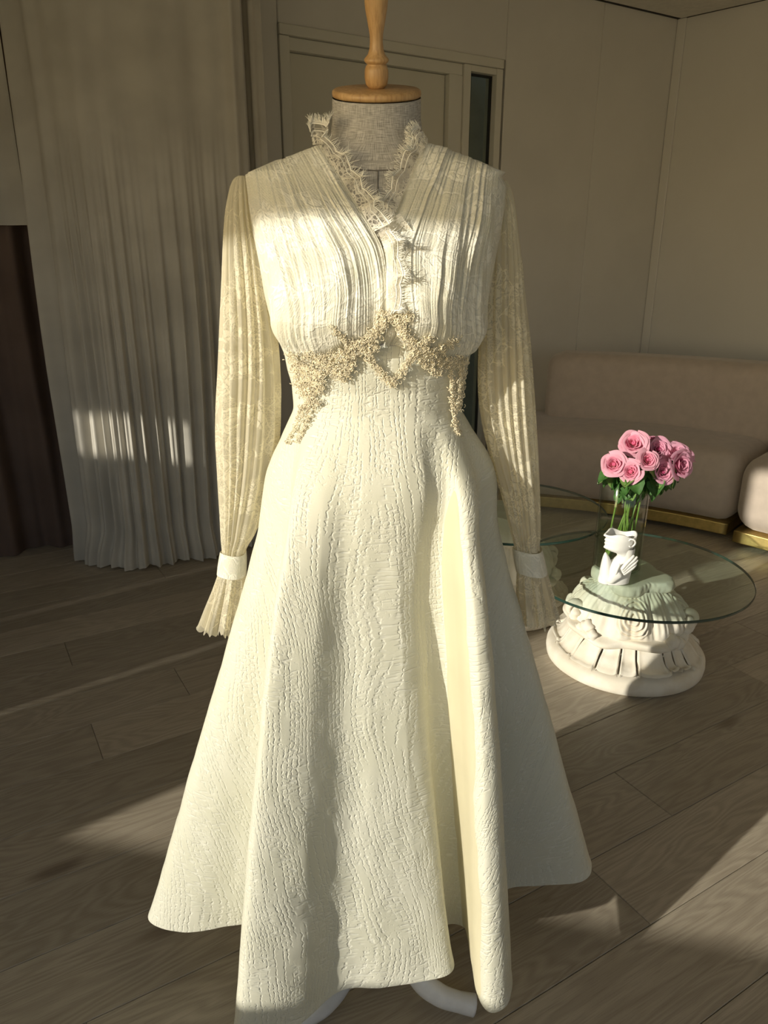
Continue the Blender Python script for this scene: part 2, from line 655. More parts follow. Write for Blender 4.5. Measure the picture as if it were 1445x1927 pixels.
def mat_clear(name, tint=(0.9, 0.95, 0.92), ior=1.5, rough=0.0, edge=1.0):
    """clear pane: light passes straight through, tinted, with a Fresnel reflection"""
    m, nt, out = new_mat(name)
    N = NT(nt)
    t = N.n('BsdfTransparent')
    lw = N.n('LayerWeight')
    lw.inputs['Blend'].default_value = 0.35
    N.l(N.mixc(N.mapr(lw.outputs['Facing'], 0.55, 1.0), c4(tint), c4([x * edge for x in tint])), t.inputs['Color'])
    g = N.n('BsdfGlossy')
    g.inputs['Roughness'].default_value = rough
    g.inputs['Color'].default_value = (1, 1, 1, 1)
    fr = N.n('Fresnel')
    fr.inputs['IOR'].default_value = ior
    mx = N.n('MixShader')
    geo = N.n('NewGeometry')
    N.l(N.math('MULTIPLY', fr.outputs[0], N.math('SUBTRACT', 1.0, geo.outputs['Backfacing'])), mx.inputs[0])
    N.l(t.outputs[0], mx.inputs[1])
    N.l(g.outputs[0], mx.inputs[2])
    N.l(mx.outputs[0], out.inputs['Surface'])
    return m


def mat_plaster():
    m, nt, out = new_mat('white_plaster')
    N = NT(nt)
    v = N.coord('Object')
    n1 = N.noise(v, 14, 4)
    n2 = N.noise(v, 240, 3)
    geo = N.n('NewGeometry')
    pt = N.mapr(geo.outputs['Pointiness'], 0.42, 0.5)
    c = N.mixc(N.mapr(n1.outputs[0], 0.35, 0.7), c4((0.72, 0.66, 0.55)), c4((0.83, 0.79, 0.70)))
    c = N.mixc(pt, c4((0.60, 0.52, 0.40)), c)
    p = N.n('BsdfPrincipled')
    N.l(c, p.inputs['Base Color'])
    p.inputs['Roughness'].default_value = 0.75
    p.inputs['Specular IOR Level'].default_value = 0.2
    N.l(N.bump(n2.outputs[0], 0.3, 0.0012), p.inputs['Normal'])
    N.l(p.outputs[0], out.inputs['Surface'])
    return m


def mat_petal(name, inner, outer):
    m, nt, out = new_mat(name)
    N = NT(nt)
    uv = N.n('TexCoord')
    sx = N.n('SeparateXYZ')
    N.l(uv.outputs['UV'], sx.inputs[0])
    c = N.mixc(N.mapr(sx.outputs[1], 0.25, 1.0), c4(inner), c4(outer))
    p = N.n('BsdfPrincipled')
    N.l(c, p.inputs['Base Color'])
    p.inputs['Roughness'].default_value = 0.6
    p.inputs['Specular IOR Level'].default_value = 0.2
    tr = N.n('BsdfTranslucent')
    N.l(c, tr.inputs['Color'])
    mx = N.n('MixShader')
    mx.inputs[0].default_value = 0.22
    N.l(p.outputs[0], mx.inputs[1])
    N.l(tr.outputs[0], mx.inputs[2])
    N.l(mx.outputs[0], out.inputs['Surface'])
    return m


def mat_cloth(name, col, tr_col, tmix=0.2, weave=700, amt=0.08):
    m, nt, out = new_mat(name)
    N = NT(nt)
    uv = N.coord('UV')
    n1 = N.noise(uv, 5, 3)
    n2 = N.noise(uv, weave, 2)
    c = N.mixc(N.mapr(n1.outputs[0], 0.3, 0.7), c4([x * (1 - amt) for x in col]), c4([x * (1 + amt) for x in col]))
    p = N.n('BsdfPrincipled')
    N.l(c, p.inputs['Base Color'])
    p.inputs['Roughness'].default_value = 0.85
    p.inputs['Specular IOR Level'].default_value = 0.15
    N.l(N.bump(n2.outputs[0], 0.15, 0.0004), p.inputs['Normal'])
    tr = N.n('BsdfTranslucent')
    tr.inputs['Color'].default_value = c4(tr_col)
    mx = N.n('MixShader')
    mx.inputs[0].default_value = tmix
    N.l(p.outputs[0], mx.inputs[1])
    N.l(tr.outputs[0], mx.inputs[2])
    N.l(mx.outputs[0], out.inputs['Surface'])
    return m


M_FLOOR = mat_floor()
M_WALL = pbr('painted_wall', (0.62, 0.60, 0.555), 0.6, noise_scale=3, noise_amt=0.025, bump_scale=180, bump_d=0.0004)
M_WALL2 = pbr('painted_wall_gloss', (0.65, 0.635, 0.60), 0.45, noise_scale=2, noise_amt=0.02, bump_scale=160, bump_d=0.0003)
M_DOOR = pbr('door_paint', (0.575, 0.555, 0.475), 0.55, noise_scale=4, noise_amt=0.02)
M_FRAME = pbr('frame_paint', (0.60, 0.585, 0.52), 0.5, noise_scale=4, noise_amt=0.02)
M_CEIL = pbr('ceiling_tile', (0.70, 0.675, 0.61), 0.85, noise_scale=30, noise_amt=0.05, bump_scale=300, bump_d=0.0008)
M_DARK = pbr('shadow_gap', (0.035, 0.03, 0.025), 0.8, noise_scale=20, noise_amt=0.1)
M_SKIRT = mat_jacquard()
M_BODICE = mat_bodice()
M_SLEEVE = mat_lace('sleeve_lace', 0.60, 0.036, cap=0.3, col=(0.86, 0.82, 0.68), tcol=(0.92, 0.85, 0.62), tmix=0.42, cell=260.0, fl=34.0, cover=0.47)
M_FLOUNCE = mat_lace('flounce_lace', 0.60, 0.022, col=(0.86, 0.81, 0.66), tcol=(0.90, 0.82, 0.58), tmix=0.42, cell=260.0, cover=0.48)
M_TRIM = mat_lace('eyelash_lace', 0.16, 0.0, col=(0.86, 0.82, 0.72), tcol=(0.85, 0.8, 0.66), tmix=0.3, cell=190.0, fl=62.0, cover=0.46)
M_THREAD = pbr('lace_thread', (0.90, 0.88, 0.80), 0.6, noise_scale=80, noise_amt=0.06)
M_CUFF = M_BODICE
M_BEAD = pbr('glass_beads', (0.74, 0.66, 0.48), 0.25, spec=0.8, noise_scale=170, noise_amt=0.28)
M_LINEN = mat_linen()
M_SEAM = pbr('seam_thread', (0.17, 0.155, 0.14), 0.9, noise_scale=60, noise_amt=0.1)
M_WOOD = mat_wood()
M_STAND = pbr('white_stand_paint', (0.72, 0.73, 0.75), 0.35, noise_scale=60, noise_amt=0.04)
M_CURT = mat_cloth('pale_curtain', (0.60, 0.57, 0.505), (0.65, 0.6, 0.5), 0.15)
M_BROWN = mat_cloth('brown_drape', (0.15, 0.105, 0.085), (0.1, 0.07, 0.05), 0.05)
M_SOFA = pbr('taupe_velour', (0.50, 0.425, 0.36), 0.9, spec=0.2, noise_scale=22, noise_amt=0.05, bump_scale=420, bump_d=0.0008, sheen=0.35)
M_BRASS = pbr('brushed_brass', (0.62, 0.47, 0.18), 0.38, metal=0.85, noise_scale=40, noise_amt=0.1)
M_GLASS = mat_clear('table_glass', (0.90, 0.955, 0.928))
M_GLASS_EDGE = pbr('glass_edge', (0.02, 0.05, 0.04), 0.12, spec=0.7, noise_scale=10, noise_amt=0.05)
M_VASE = mat_clear('vase_glass', (0.95, 0.97, 0.95), rough=0.07, edge=0.45)
M_WATER = mat_clear('vase_water', (0.90, 0.94, 0.84), 1.33)
M_PANE = mat_clear('pane_glass', (0.78, 0.82, 0.79))
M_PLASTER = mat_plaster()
M_CERAMIC = pbr('matte_white_ceramic', (0.85, 0.84, 0.80), 0.5, noise_scale=20, noise_amt=0.02)
M_PET_IN = mat_petal('pink_petal', (0.80, 0.17, 0.31), (0.87, 0.35, 0.48))
M_PET_OUT = mat_petal('pale_pink_petal', (0.78, 0.22, 0.36), (0.88, 0.46, 0.57))
M_PETM_IN = mat_petal('mauve_petal', (0.55, 0.09, 0.22), (0.80, 0.36, 0.50))
M_PETM_OUT = mat_petal('pale_mauve_petal', (0.64, 0.21, 0.37), (0.82, 0.42, 0.56))
M_STEM = pbr('rose_stem', (0.16, 0.27, 0.05), 0.5, noise_scale=60, noise_amt=0.2)
M_LEAF = pbr('rose_leaf', (0.055, 0.15, 0.03), 0.45, noise_scale=70, noise_amt=0.3)
M_LEAF2 = pbr('rose_leaf_light', (0.17, 0.30, 0.075), 0.45, noise_scale=70, noise_amt=0.25)

# ==================================================================
# THE ROOM
# ==================================================================
CEIL_Z = 2.60
CORNER = np.array([1.768, 5.105])
UB = np.array([0.8625, 0.5060])           # along the back wall and the planks, to the right
NB = np.array([-0.5060, 0.8625])          # away from the room
WR = np.array([0.7079, -0.7063])          # along the right wall, toward the viewer
NR = np.array([0.7063, 0.7079])
EW = np.array([0.98, -0.20]) / math.hypot(0.98, 0.2)      # along the window wall
NW = np.array([0.20, 0.98]) / math.hypot(0.98, 0.2)       # into the room


def frame2d(org, ux, uy):
    M = Matrix.Identity(4)
    M[0][0], M[1][0] = ux[0], ux[1]
    M[0][1], M[1][1] = uy[0], uy[1]
    M[0][3], M[1][3] = org[0], org[1]
    return M


MB_ = frame2d(CORNER, UB, NB)             # back wall: x along (negative = left), y outwards
MR_ = frame2d(CORNER, WR, NR)             # right wall: x along toward the viewer, y outwards
MW_ = frame2d(NW * -0.7, EW, -NW)         # window wall: x along, y outwards

# floor -----------------------------------------------------------------
P_R = CORNER + WR * 4.8
P_W = NW * -0.7 + EW * 4.6
P_L0 = CORNER - UB * 7.3
P_L1 = NW * -0.7 - EW * 5.9
ROOM = [P_L1 - NW * 0.1, P_W - NW * 0.1, P_R + NR * 0.1, CORNER + NB * 0.12, P_L0 + NB * 0.1]


def slab(name, poly, z0, z1, mat, parent=None):
    bm = bmesh.new()
    f = bm.faces.new([bm.verts.new((p[0], p[1], z0)) for p in poly])
    r = bmesh.ops.extrude_face_region(bm, geom=[f])
    for v in r['geom']:
        if isinstance(v, bmesh.types.BMVert):
            v.co.z = z1
    bmesh.ops.recalc_face_normals(bm, faces=bm.faces[:])
    return bm_obj(name, bm, mat, parent)


floor = slab('floor', ROOM, -0.06, -0.0125, M_DARK)
tag(floor, kind='structure')
PL, PWD = 1.285, 0.180
bm = bmesh.new()
bm_box(bm, -PL / 2 + 0.0005, PL / 2 - 0.0005, -PWD / 2 + 0.0006, PWD / 2 - 0.0006, -0.012, 0.0)
top_edges = [e for e in bm.edges if all(abs(v.co.z) < 1e-6 for v in e.verts)]
bmesh.ops.bevel(bm, geom=top_edges, offset=0.0013, segments=1, affect='EDGES')
pl_me = bpy.data.meshes.new('floor_plank')
bm.to_mesh(pl_me)
bm.free()
pl_me.materials.append(M_FLOOR)
ang_b = math.atan2(UB[1], UB[0])
row = 0
for r in range(-9, 17):
    nn = 0.50 + (r + 0.5) * PWD
    if nn > 3.6:
        continue
    sh = (r * 0.391 + (0.17 if r % 2 else 0)) % 1.0
    for k in range(-3, 6):
        uu = (k + sh) * PL - 0.35
        p = UB * uu + NB * nn
        if not (-3.4 < p[0] < 4.0 and -0.6 < p[1] < 5.6):
            continue
        o = bpy.data.objects.new('floor_plank', pl_me)
        link(o, floor, (p[0], p[1], 0), (0, 0, ang_b))
# the rest of the floor, out of sight of the photograph
rest = [(-7, -3.9, -1.2, 2.2), (4.55, 6.0, -1.9, 3.0), (-3.9, 4.55, -1.9, -0.72)]
for x0, x1, y0, y1 in rest:
    box('floor_section', x0, x1, y0, y1, -0.0124, -0.001, M_FLOOR, floor)

# back wall -----------------------------------------------------------------
wall_back = bpy.data.objects.new('wall_back', None)
link(wall_back)
tag(wall_back, kind='structure')
TH = 0.10


def wpanel(M, parent, x0, x1, z0, z1, mat=None, bevel=0.004, name='wall_panel', th=TH):
    return box(name, x0 + 0.0008, x1 - 0.0008, 0, th, z0, z1, mat or M_WALL, parent, bevel, M, 1)


for x0, x1 in ((-0.612, 0.0), (-1.297, -0.612), (-3.75, -2.60), (-4.95, -3.75), (-6.15, -4.95), (-7.35, -6.15)):
    wpanel(MB_, wall_back, x0, x1, 0, CEIL_Z + 0.016)
wpanel(MB_, wall_back, -2.60, -1.297, 2.24, CEIL_Z + 0.016)

# right wall -----------------------------------------------------------------
wall_right = bpy.data.objects.new('wall_right', None)
link(wall_right)
tag(wall_right, kind='structure')
for x0, x1 in ((0.0, 1.2), (1.2, 2.4), (2.4, 3.6), (3.6, 4.8)):
    wpanel(MR_, wall_right, x0, x1, 0, CEIL_Z + 0.016, M_WALL2)
trim = box('trim_1', 0.0, 0.055, -0.016, 0.0, 0.0, CEIL_Z, M_WALL2, None, 0.005, MR_, 2)
tag(trim, kind='structure')

# the walls nobody sees, which close the room
d = (P_W - P_R)
L = float(np.linalg.norm(d))
d = d / L
wall_side = box('wall_side', 0, L, -0.1, 0, 0, CEIL_Z + 0.016, M_WALL, None, 0, frame2d(P_R, d, np.array([-d[1], d[0]])))
tag(wall_side, kind='structure')
d = (P_L1 - P_L0)
L = float(np.linalg.norm(d))
d = d / L
wall_left = box('wall_left', 0, L, -0.1, 0.0, 0, CEIL_Z + 0.016, M_WALL, None, 0, frame2d(P_L0, d, np.array([-d[1], d[0]])))
tag(wall_left, kind='structure')

# window wall, behind the viewer: a low sill and a head that cut the sunlight
SILL, HEAD = 0.741, 2.022
wall_front = bpy.data.objects.new('wall_front', None)
link(wall_front)
tag(wall_front, kind='structure')
box('wall_panel', -5.95, 4.7, 0, 0.14, 0, SILL, M_WALL, wall_front, 0, MW_)
box('wall_panel', -5.95, 4.7, 0, 0.14, HEAD, CEIL_Z + 0.016, M_WALL, wall_front, 0, MW_)
OPEN = [(-4.86, -4.47, 1.80), (-4.418, -4.323, SILL), (-3.568, -3.470, SILL), (-2.745, 3.6, SILL)]
xs = -5.95
for a, b, zs in OPEN + [(4.7, 4.7, SILL)]:
    if a > xs:
        box('wall_panel', xs, a, 0, 0.10, SILL, HEAD, M_WALL, wall_front, 0, MW_)
    if zs > SILL:
        box('wall_panel', a, b, 0, 0.10, SILL, zs, M_WALL, wall_front, 0, MW_)
    xs = b

# ceiling -----------------------------------------------------------------
ceil = slab('ceiling', ROOM, CEIL_Z + 0.016, CEIL_Z + 0.06, M_DARK)
tag(ceil, kind='structure')
for i in range(4):
    for j in range(4):
        box('ceiling_tile', -0.02 - 0.6 * (i + 1) + 0.002, (-0.02 - 0.6 * i - 0.002) if i else 1.0, -0.02 - 0.6 * (j + 1) + 0.002, -0.02 - 0.6 * j - 0.002,
            CEIL_Z, CEIL_Z + 0.015, M_CEIL, ceil, 0.003, MB_, 1)
box('ceiling_section', -7.3, -2.425, -3.2, -0.02, CEIL_Z, CEIL_Z + 0.015, M_CEIL, ceil, 0, MB_)
box('shadow_gap', -3.0, 0.0, -0.016, -0.004, CEIL_Z - 0.0015, CEIL_Z + 0.004, M_DARK, ceil, 0, MB_)
box('shadow_gap', 0.0, 3.0, -0.016, -0.004, CEIL_Z - 0.0015, CEIL_Z + 0.004, M_DARK, ceil, 0, MR_)
box('ceiling_section', -2.42, 1.5, -5.0, -2.425, CEIL_Z, CEIL_Z + 0.015, M_CEIL, ceil, 0, MB_)

# door with a side light -----------------------------------------------------------------
door = bpy.data.objects.new('door_1', None)
link(door)
tag(door, kind='structure')
box('door_leaf', -2.546, -1.664, 0.035, 0.075, 0.005, 2.140, M_DOOR, door, 0.003, MB_)
box('door_frame', -2.600, -2.550, -0.012, 0.09, 0, 2.195, M_FRAME, door, 0.004, MB_)
box('door_head', -2.600, -1.320, -0.016, 0.09, 2.196, 2.240, M_FRAME, door, 0.005, MB_)
box('door_head_strip', -2.550, -1.575, 0.004, 0.09, 2.142, 2.195, M_FRAME, door, 0.004, MB_)
box('door_stop', -2.549, -1.575, 0.012, 0.09, 2.150, 2.172, M_FRAME, door, 0.003, MB_)
box('door_frame', -1.660, -1.575, 0.0, 0.09, 0, 2.142, M_FRAME, door, 0.004, MB_)
win = bpy.data.objects.new('window_1', None)
link(win)
tag(win, kind='structure')
box('window_frame', -1.574, -1.530, -0.010, 0.09, 0, 2.195, M_FRAME, win, 0.004, MB_)
box('window_frame', -1.362, -1.320, -0.010, 0.09, 0, 2.195, M_FRAME, win, 0.004, MB_)
box('window_frame', -1.530, -1.362, -0.006, 0.09, 2.165, 2.195, M_FRAME, win, 0.003, MB_)
box('window_frame', -1.530, -1.362, -0.006, 0.09, 0.0, 0.06, M_FRAME, win, 0.003, MB_)
box('window_pane', -1.530, -1.362, 0.050, 0.056, 0.06, 2.165, M_PANE, win, 0, MB_)
M_NICHE_B = pbr('dark_brown_board', (0.16, 0.095, 0.055), 0.6, noise_scale=12, noise_amt=0.15)
M_NICHE_G = pbr('dark_grey_board', (0.42, 0.42, 0.38), 0.6, noise_scale=12, noise_amt=0.08)
M_STRIP = pbr('black_gasket', (0.02, 0.02, 0.02), 0.6, noise_scale=12, noise_amt=0.08)
box('gasket', -1.370, -1.362, 0.03, 0.049, 0.06, 2.165, M_STRIP, win, 0, MB_)
box('gasket', -1.530, -1.362, 0.03, 0.049, 2.157, 2.165, M_STRIP, win, 0, MB_)
box('back_board', -1.530, -1.41, 0.16, 0.17, 0.0, 2.26, M_NICHE_B, win, 0, MB_)
box('back_board', -1.41, -1.20, 0.15, 0.17, 0.0, 2.26, M_NICHE_G, win, 0, MB_)
box('side_board', -1.575, -1.555, 0.095, 0.17, 0.0, 2.26, M_NICHE_B, win, 0, MB_)

# ==================================================================
# CURTAINS
# ==================================================================


def curtain(name, plan, z0, z1, n_u, n_v, mat, label, fold, pool=0.0, seed=3):
    P = catmull(np.array(plan, float), n_u)
    seg = np.concatenate([[0], np.cumsum(np.linalg.norm(np.diff(P, axis=0), axis=1))])
    T = np.gradient(P, axis=0)
    T /= np.linalg.norm(T, axis=1, keepdims=True)
    Nn = np.stack([T[:, 1], -T[:, 0]], -1)
    u, v = np.meshgrid(seg, np.linspace(0, 1, n_v), indexing='ij')
    off = fold(u, v)
    z = z1 + (z0 - z1) * v
    X = P[:, None, 0] + Nn[:, None, 0] * off
    Y = P[:, None, 1] + Nn[:, None, 1] * off
    if pool:
        k = sstep(0.93, 1.0, v) * sstep(0.0, 0.35, u)
        X = X + Nn[:, None, 0] * pool * k * (0.6 + 0.8 * vn(u * 5, v * 3, 5))
        Y = Y + Nn[:, None, 1] * pool * k * (0.6 + 0.8 * vn(u * 5, v * 3, 5))
        z = z + k * 0.022 * (vn(u * 14, v * 30, 9) - 0.2)
    z = np.maximum(z, z0)
    V = np.stack([X, Y, z], -1).reshape(-1, 3)
    o = mesh_np(name, V, gridq(n_u, n_v), mat, None, np.stack([u.ravel(), z.ravel()], -1))
    return o


def fold_pale(u, v):
    low = sstep(0.30, 0.72, v)
    big = 0.020 * np.sin(u * 9.5 + 0.8 * np.sin(v * 2.2)) + 0.014 * np.sin(u * 21 + 1.0 - v * 1.5)
    ph = u * 104 + 6.5 * vn(u * 4, v * 2.0, 4)
    fine = 0.0165 * np.sin(ph) * (0.75 + 0.5 * vn(u * 6, v * 1.5, 8)) + 0.006 * np.sin(ph * 2.3 + 1)
    edge = 0.035 * np.exp(-((u - 0.08) / 0.030) ** 2) + 0.028 * np.exp(-((u - 0.20) / 0.03) ** 2) + 0.03 * np.exp(-((u - 0.93) / 0.02) ** 2)
    return big * (0.7 + 0.3 * v) + fine * low + edge * (1 - 0.4 * v) + 0.004 * np.sin(ph * 0.5) * (1 - low)


pale = curtain('curtain', [(-1.36, 3.06), (-1.22, 2.93), (-1.05, 2.86), (-0.90, 2.92), (-0.74, 3.04), (-0.62, 3.12), (-0.535, 3.17)],
               0.004, 2.59, 420, 160, M_CURT, '', fold_pale, 0.05)
tag(pale, 'pale beige floor-length curtain pooling on the floor at left', 'curtain')
back_edge = curtain('curtain', [(-0.555, 3.33), (-0.525, 3.29), (-0.485, 3.34)], 0.004, 2.59, 60, 60, M_CURT, '',
                    lambda u, v: 0.008 * np.sin(u * 120) * (0.4 + v * 0.3))
tag(back_edge, 'narrow strip of pale curtain gathered beside the door wall, behind the wide curtain', 'curtain')
brown = curtain('dark_drape', [(-2.75, 2.42), (-2.2, 2.72), (-1.75, 2.97), (-1.42, 3.16), (-1.20, 3.26)], 0.002, 2.30, 260, 60, M_BROWN, '',
                lambda u, v: 0.035 * np.sin(u * 26 + vn(u * 3, v * 2, 3) * 3) + 0.012 * np.sin(u * 71))
tag(brown, 'dark brown drape hanging against the wall left of the pale curtain', 'drape')

short = curtain('curtain', [(-2.70, 2.38), (-2.2, 2.64), (-1.80, 2.87), (-1.52, 3.02), (-1.385, 3.06)], 1.37, 2.59, 160, 60, M_CURT, '',
                lambda u, v: 0.018 * np.sin(u * 17 + 1.0) + 0.010 * np.sin(u * 47 + v))
tag(short, 'short pale curtain length hanging at the far left above the dark brown drape', 'curtain')

# ==================================================================
# SOFA
# ==================================================================
S_C = np.array([0.383, 1.846])


def bent_box(name, a0, a1, r0, r1, z0, z1, bev, mat, parent, na=44, nr=8, nz=8, crown=0.0):
    """a rounded block swept along an arc about S_C; a: degrees clockwise from +Y"""
    rm = 0.5 * (r0 + r1)
    Ln = math.radians(a1 - a0) * rm
    hx, hy, hz = Ln / 2, (r1 - r0) / 2, (z1 - z0) / 2
    bm = bmesh.new()
    # dense box by subdividing a cube, then rounded by pushing onto the bevel shell
    bmesh.ops.create_cube(bm, size=2.0)
    bmesh.ops.subdivide_edges(bm, edges=bm.edges[:], cuts=23, use_grid_fill=True)
    for v in bm.verts:
        p = np.array(v.co[:])
        h = np.array([hx, hy, hz])
        # cluster samples near the ends
        q = np.sign(p) * np.abs(p) ** 0.75 * h
        inner = np.maximum(h - bev, 0.0)
        c = np.clip(q, -inner, inner)
        dlt = q - c
        n = np.linalg.norm(dlt)
        if n > 1e-9 and np.count_nonzero(np.abs(dlt) > 1e-9) >= 1:
            # project to rounded surface
            q = c + dlt / n * bev
        if crown:
            q[2] += crown * (1 - (q[0] / hx) ** 2) * (1 - (q[1] / hy) ** 2) * (1 if q[2] > 0 else 0)
        al = math.radians((a0 + a1) / 2) + q[0] / rm
        r = rm + q[1]
        v.co = (S_C[0] + math.sin(al) * r, S_C[1] + math.cos(al) * r, (z0 + z1) / 2 + q[2])
    return bm_obj(name, bm, mat, parent, True)


sofa = thing('sofa', 'curved taupe velour sofa with brass plinth behind the glass tables', 'sofa', (1.5, 3.6, 0))


def adopt(o, root):
    """parent without moving"""
    o.parent = root
    o.matrix_parent_inverse = Matrix.Translation(root.location).inverted() if root.rotation_euler[2] == 0 else root.matrix_world.inverted()
    return o


for nm, a0, a1, r0, r1, z0, z1, bev, cr in (('seat', 6.0, 42.6, 1.80, 2.44, 0.075, 0.415, 0.085, 0.012), ('seat', 43.0, 86.0, 1.735, 2.44, 0.075, 0.425, 0.11, 0.012),
                                           ('backrest', 13.2, 86.0, 2.20, 2.46, 0.36, 0.765, 0.085, 0.0)):
    adopt(bent_box(nm, a0, a1, r0, r1, z0, z1, bev, M_SOFA, None, crown=cr), sofa)
for a0, a1, r0 in ((7.0, 42.1, 1.815), (43.7, 85.5, 1.75)):
    adopt(bent_box('plinth', a0, a1, r0, 2.42, 0.022, 0.078, 0.004, M_BRASS, None), sofa)
for a in (12, 38, 50, 80):
    for r in (1.9, 2.34):
        x, y = S_C[0] + math.sin(math.radians(a)) * r, S_C[1] + math.cos(math.radians(a)) * r
        adopt(lathe('foot', [(0.0, 0.0), (0.018, 0.0), (0.022, 0.024), (0.0, 0.024)], M_STRIP, None, 16, (x, y, 0)), sofa)

# ==================================================================
# COFFEE TABLES: carved plaster pedestals under round glass tops
# ==================================================================


def ang_noise(a, k, seed):
    return vn(np.cos(a) * k + 7, np.sin(a) * k + 7, seed)


def revolve(name, prof, fn, mat, parent, na=260, nz=60, closed_top=True):
    """a turned body whose radius and height are modulated by fn(angle, t, r, z)"""
    P = catmull(np.array(prof, float), nz)
    a = np.linspace(0, 2 * math.pi, na, endpoint=False)
    A, Tt = np.meshgrid(a, np.linspace(0, 1, nz), indexing='ij')
    R = np.tile(P[:, 0], (na, 1))
    Z = np.tile(P[:, 1], (na, 1))
    R, Z = fn(A, Tt, R, Z)
    V = np.stack([R * np.sin(A), -R * np.cos(A), Z], -1).reshape(-1, 3)
    return mesh_np(name, V, gridq(na, nz, True), mat, parent)


def pedestal(root, top):
    # round base slab
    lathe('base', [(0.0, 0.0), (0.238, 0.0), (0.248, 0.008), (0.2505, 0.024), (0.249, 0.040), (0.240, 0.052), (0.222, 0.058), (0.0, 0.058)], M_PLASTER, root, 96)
    # sloping ring of uneven panels, joints recessed, folds standing proud
    cuts = np.radians(np.array([-176, -150, -118, -86, -62, -40, -22, -8, 18, 28, 40, 62, 84, 112, 140, 165]))

    def skirt_fn(a0, a1):
        def fn(A, T, R, Z):
            return R, Z
        return fn
    for i in range(len(cuts)):
        a0, a1 = cuts[i], cuts[(i + 1) % len(cuts)]
        if a1 < a0:
            a1 += 2 * math.pi
        na, nz = 22, 16
        f = np.linspace(0, 1, na)
        t = np.linspace(0, 1, nz)
        F, T = np.meshgrid(f, t, indexing='ij')
        A = a0 + 0.012 + (a1 - a0 - 0.024) * F
        rb = 0.236 + 0.006 * math.sin(i * 2.1) + 0.004 * np.sin(A * 9)
        R = rb + (0.165 - rb) * T
        Z = 0.058 + 0.082 * (T ** 0.85) - 0.014 * np.sin(math.pi * T) + 0.006 * np.sin(2 * math.pi * T * 1.2 + i)
        edge = np.minimum(F, 1 - F) * (a1 - a0) * 0.2
        rim = np.exp(-(edge / 0.008) ** 2) * 0.006
        lip = np.exp(-((T - 0.04) / 0.09) ** 2) * 0.007
        Z = Z + rim + lip + 0.003 * vn(A * 12, T * 6, i)
        drop = sstep(0.0, 0.05, edge / 0.02)
        Z = Z - (1 - drop) * 0.012
        V = np.stack([R * np.sin(A), -R * np.cos(A), Z], -1).reshape(-1, 3)
        mesh_np('carved_panel', V, gridq(na, nz), M_PLASTER, root)

    # wavy carved ledge
    def ledge(A, T, R, Z):
        w = 0.010 * np.sin(A * 5 + 0.6) + 0.008 * np.sin(A * 9 + 1)
        return R + w * np.sin(math.pi * T) + 0.008 * (ang_noise(A, 5, 3) - 0.5) * np.sin(math.pi * T), Z + 0.010 * np.sin(A * 5 + 2.0) * np.sin(math.pi * T)
    revolve('ledge', [(0.150, 0.120), (0.186, 0.122), (0.200, 0.134), (0.198, 0.146), (0.178, 0.152), (0.150, 0.158)], ledge, M_PLASTER, root, 220, 26)

    # body with radiating acanthus flutes and scroll rings
    def body(A, T, R, Z):
        s = 0.5 + 0.5 * np.cos(A * 13 + 1.2 * np.sin(T * 4) + 1.5 * np.sin(A * 2))
        amp = 0.014 * np.sin(math.pi * np.clip(T * 1.05, 0, 1)) ** 0.7
        R = R + amp * (np.abs(s) ** 0.6 - 0.5)
        f2 = 0.5 + 0.5 * np.cos(A * 52 + 3 * np.sin(A * 3))
        R = R + 0.0035 * f2 * sstep(0.08, 0.35, T) * (1 - sstep(0.86, 1.0, T))
        for ca, ct, rr in ((math.radians(-14), 0.52, 0.30), (math.radians(62), 0.50, 0.28), (math.radians(150), 0.5, 0.3), (math.radians(-105), 0.5, 0.3)):
            da = (A - ca + math.pi) % (2 * math.pi) - math.pi
            q = np.sqrt((da * 0.95) ** 2 + ((T - ct) * 0.85) ** 2) / rr
            ring = (0.5 + 0.5 * np.cos(q * 2 * math.pi * 4.0)) * (1 - sstep(0.85, 1.1, q))
            R = R * (1 - 0.0) + (ring * 0.011 + 0.010 * (1 - sstep(0.0, 1.0, q)))
        return R, Z
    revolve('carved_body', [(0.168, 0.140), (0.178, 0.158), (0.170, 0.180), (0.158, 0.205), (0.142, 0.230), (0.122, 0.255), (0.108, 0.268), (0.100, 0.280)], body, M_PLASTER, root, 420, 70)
    # leaf tips and little buds curling out over the ledge
    for ad, zz, rr, sc in ((-58, 0.165, 0.186, 1.0), (-50, 0.150, 0.196, 0.8), (-66, 0.148, 0.192, 0.8), (26, 0.150, 0.190, 1.1), (33, 0.142, 0.196, 0.9),
                           (58, 0.170, 0.185, 1.2), (110, 0.16, 0.186, 1.0), (170, 0.16, 0.186, 1.1), (-120, 0.16, 0.186, 1.1), (-84, 0.175, 0.182, 1.2)):
        bm = bmesh.new()
        bmesh.ops.create_uvsphere(bm, u_segments=18, v_segments=12, radius=0.021 * sc)
        for v in bm.verts:
            x, y, z = v.co
            k = 1 + 0.16 * math.sin(math.atan2(z, x) * 5)
            v.co = (x * k * 1.1, y * 0.8, z * k * 1.05)
        a = math.radians(ad)
        bm_obj('leaf_bud', bm, M_PLASTER, root, True, (rr * math.sin(a), -rr * math.cos(a), zz), (0, 0, a))
    for ad in (-84, 62, 150, -150):          # corner scrolls
        a = math.radians(ad)
        pts = []
        for k in range(26):
            q = k / 25
            an = q * 4.6 * math.pi * 0.62
            rad = 0.026 * (1 - 0.78 * q)
            pts.append((rad * math.cos(an), 0.0, rad * math.sin(an)))
        items = [(np.array(pts), np.linspace(0.011, 0.006, 26))]
        o = tubes('scroll', items, M_PLASTER, root, 10, (0.184 * math.sin(a), -0.184 * math.cos(a), 0.188))
        o.rotation_euler = (0, 0, a + math.pi / 2)
        o.scale = (1, 1.7, 1)

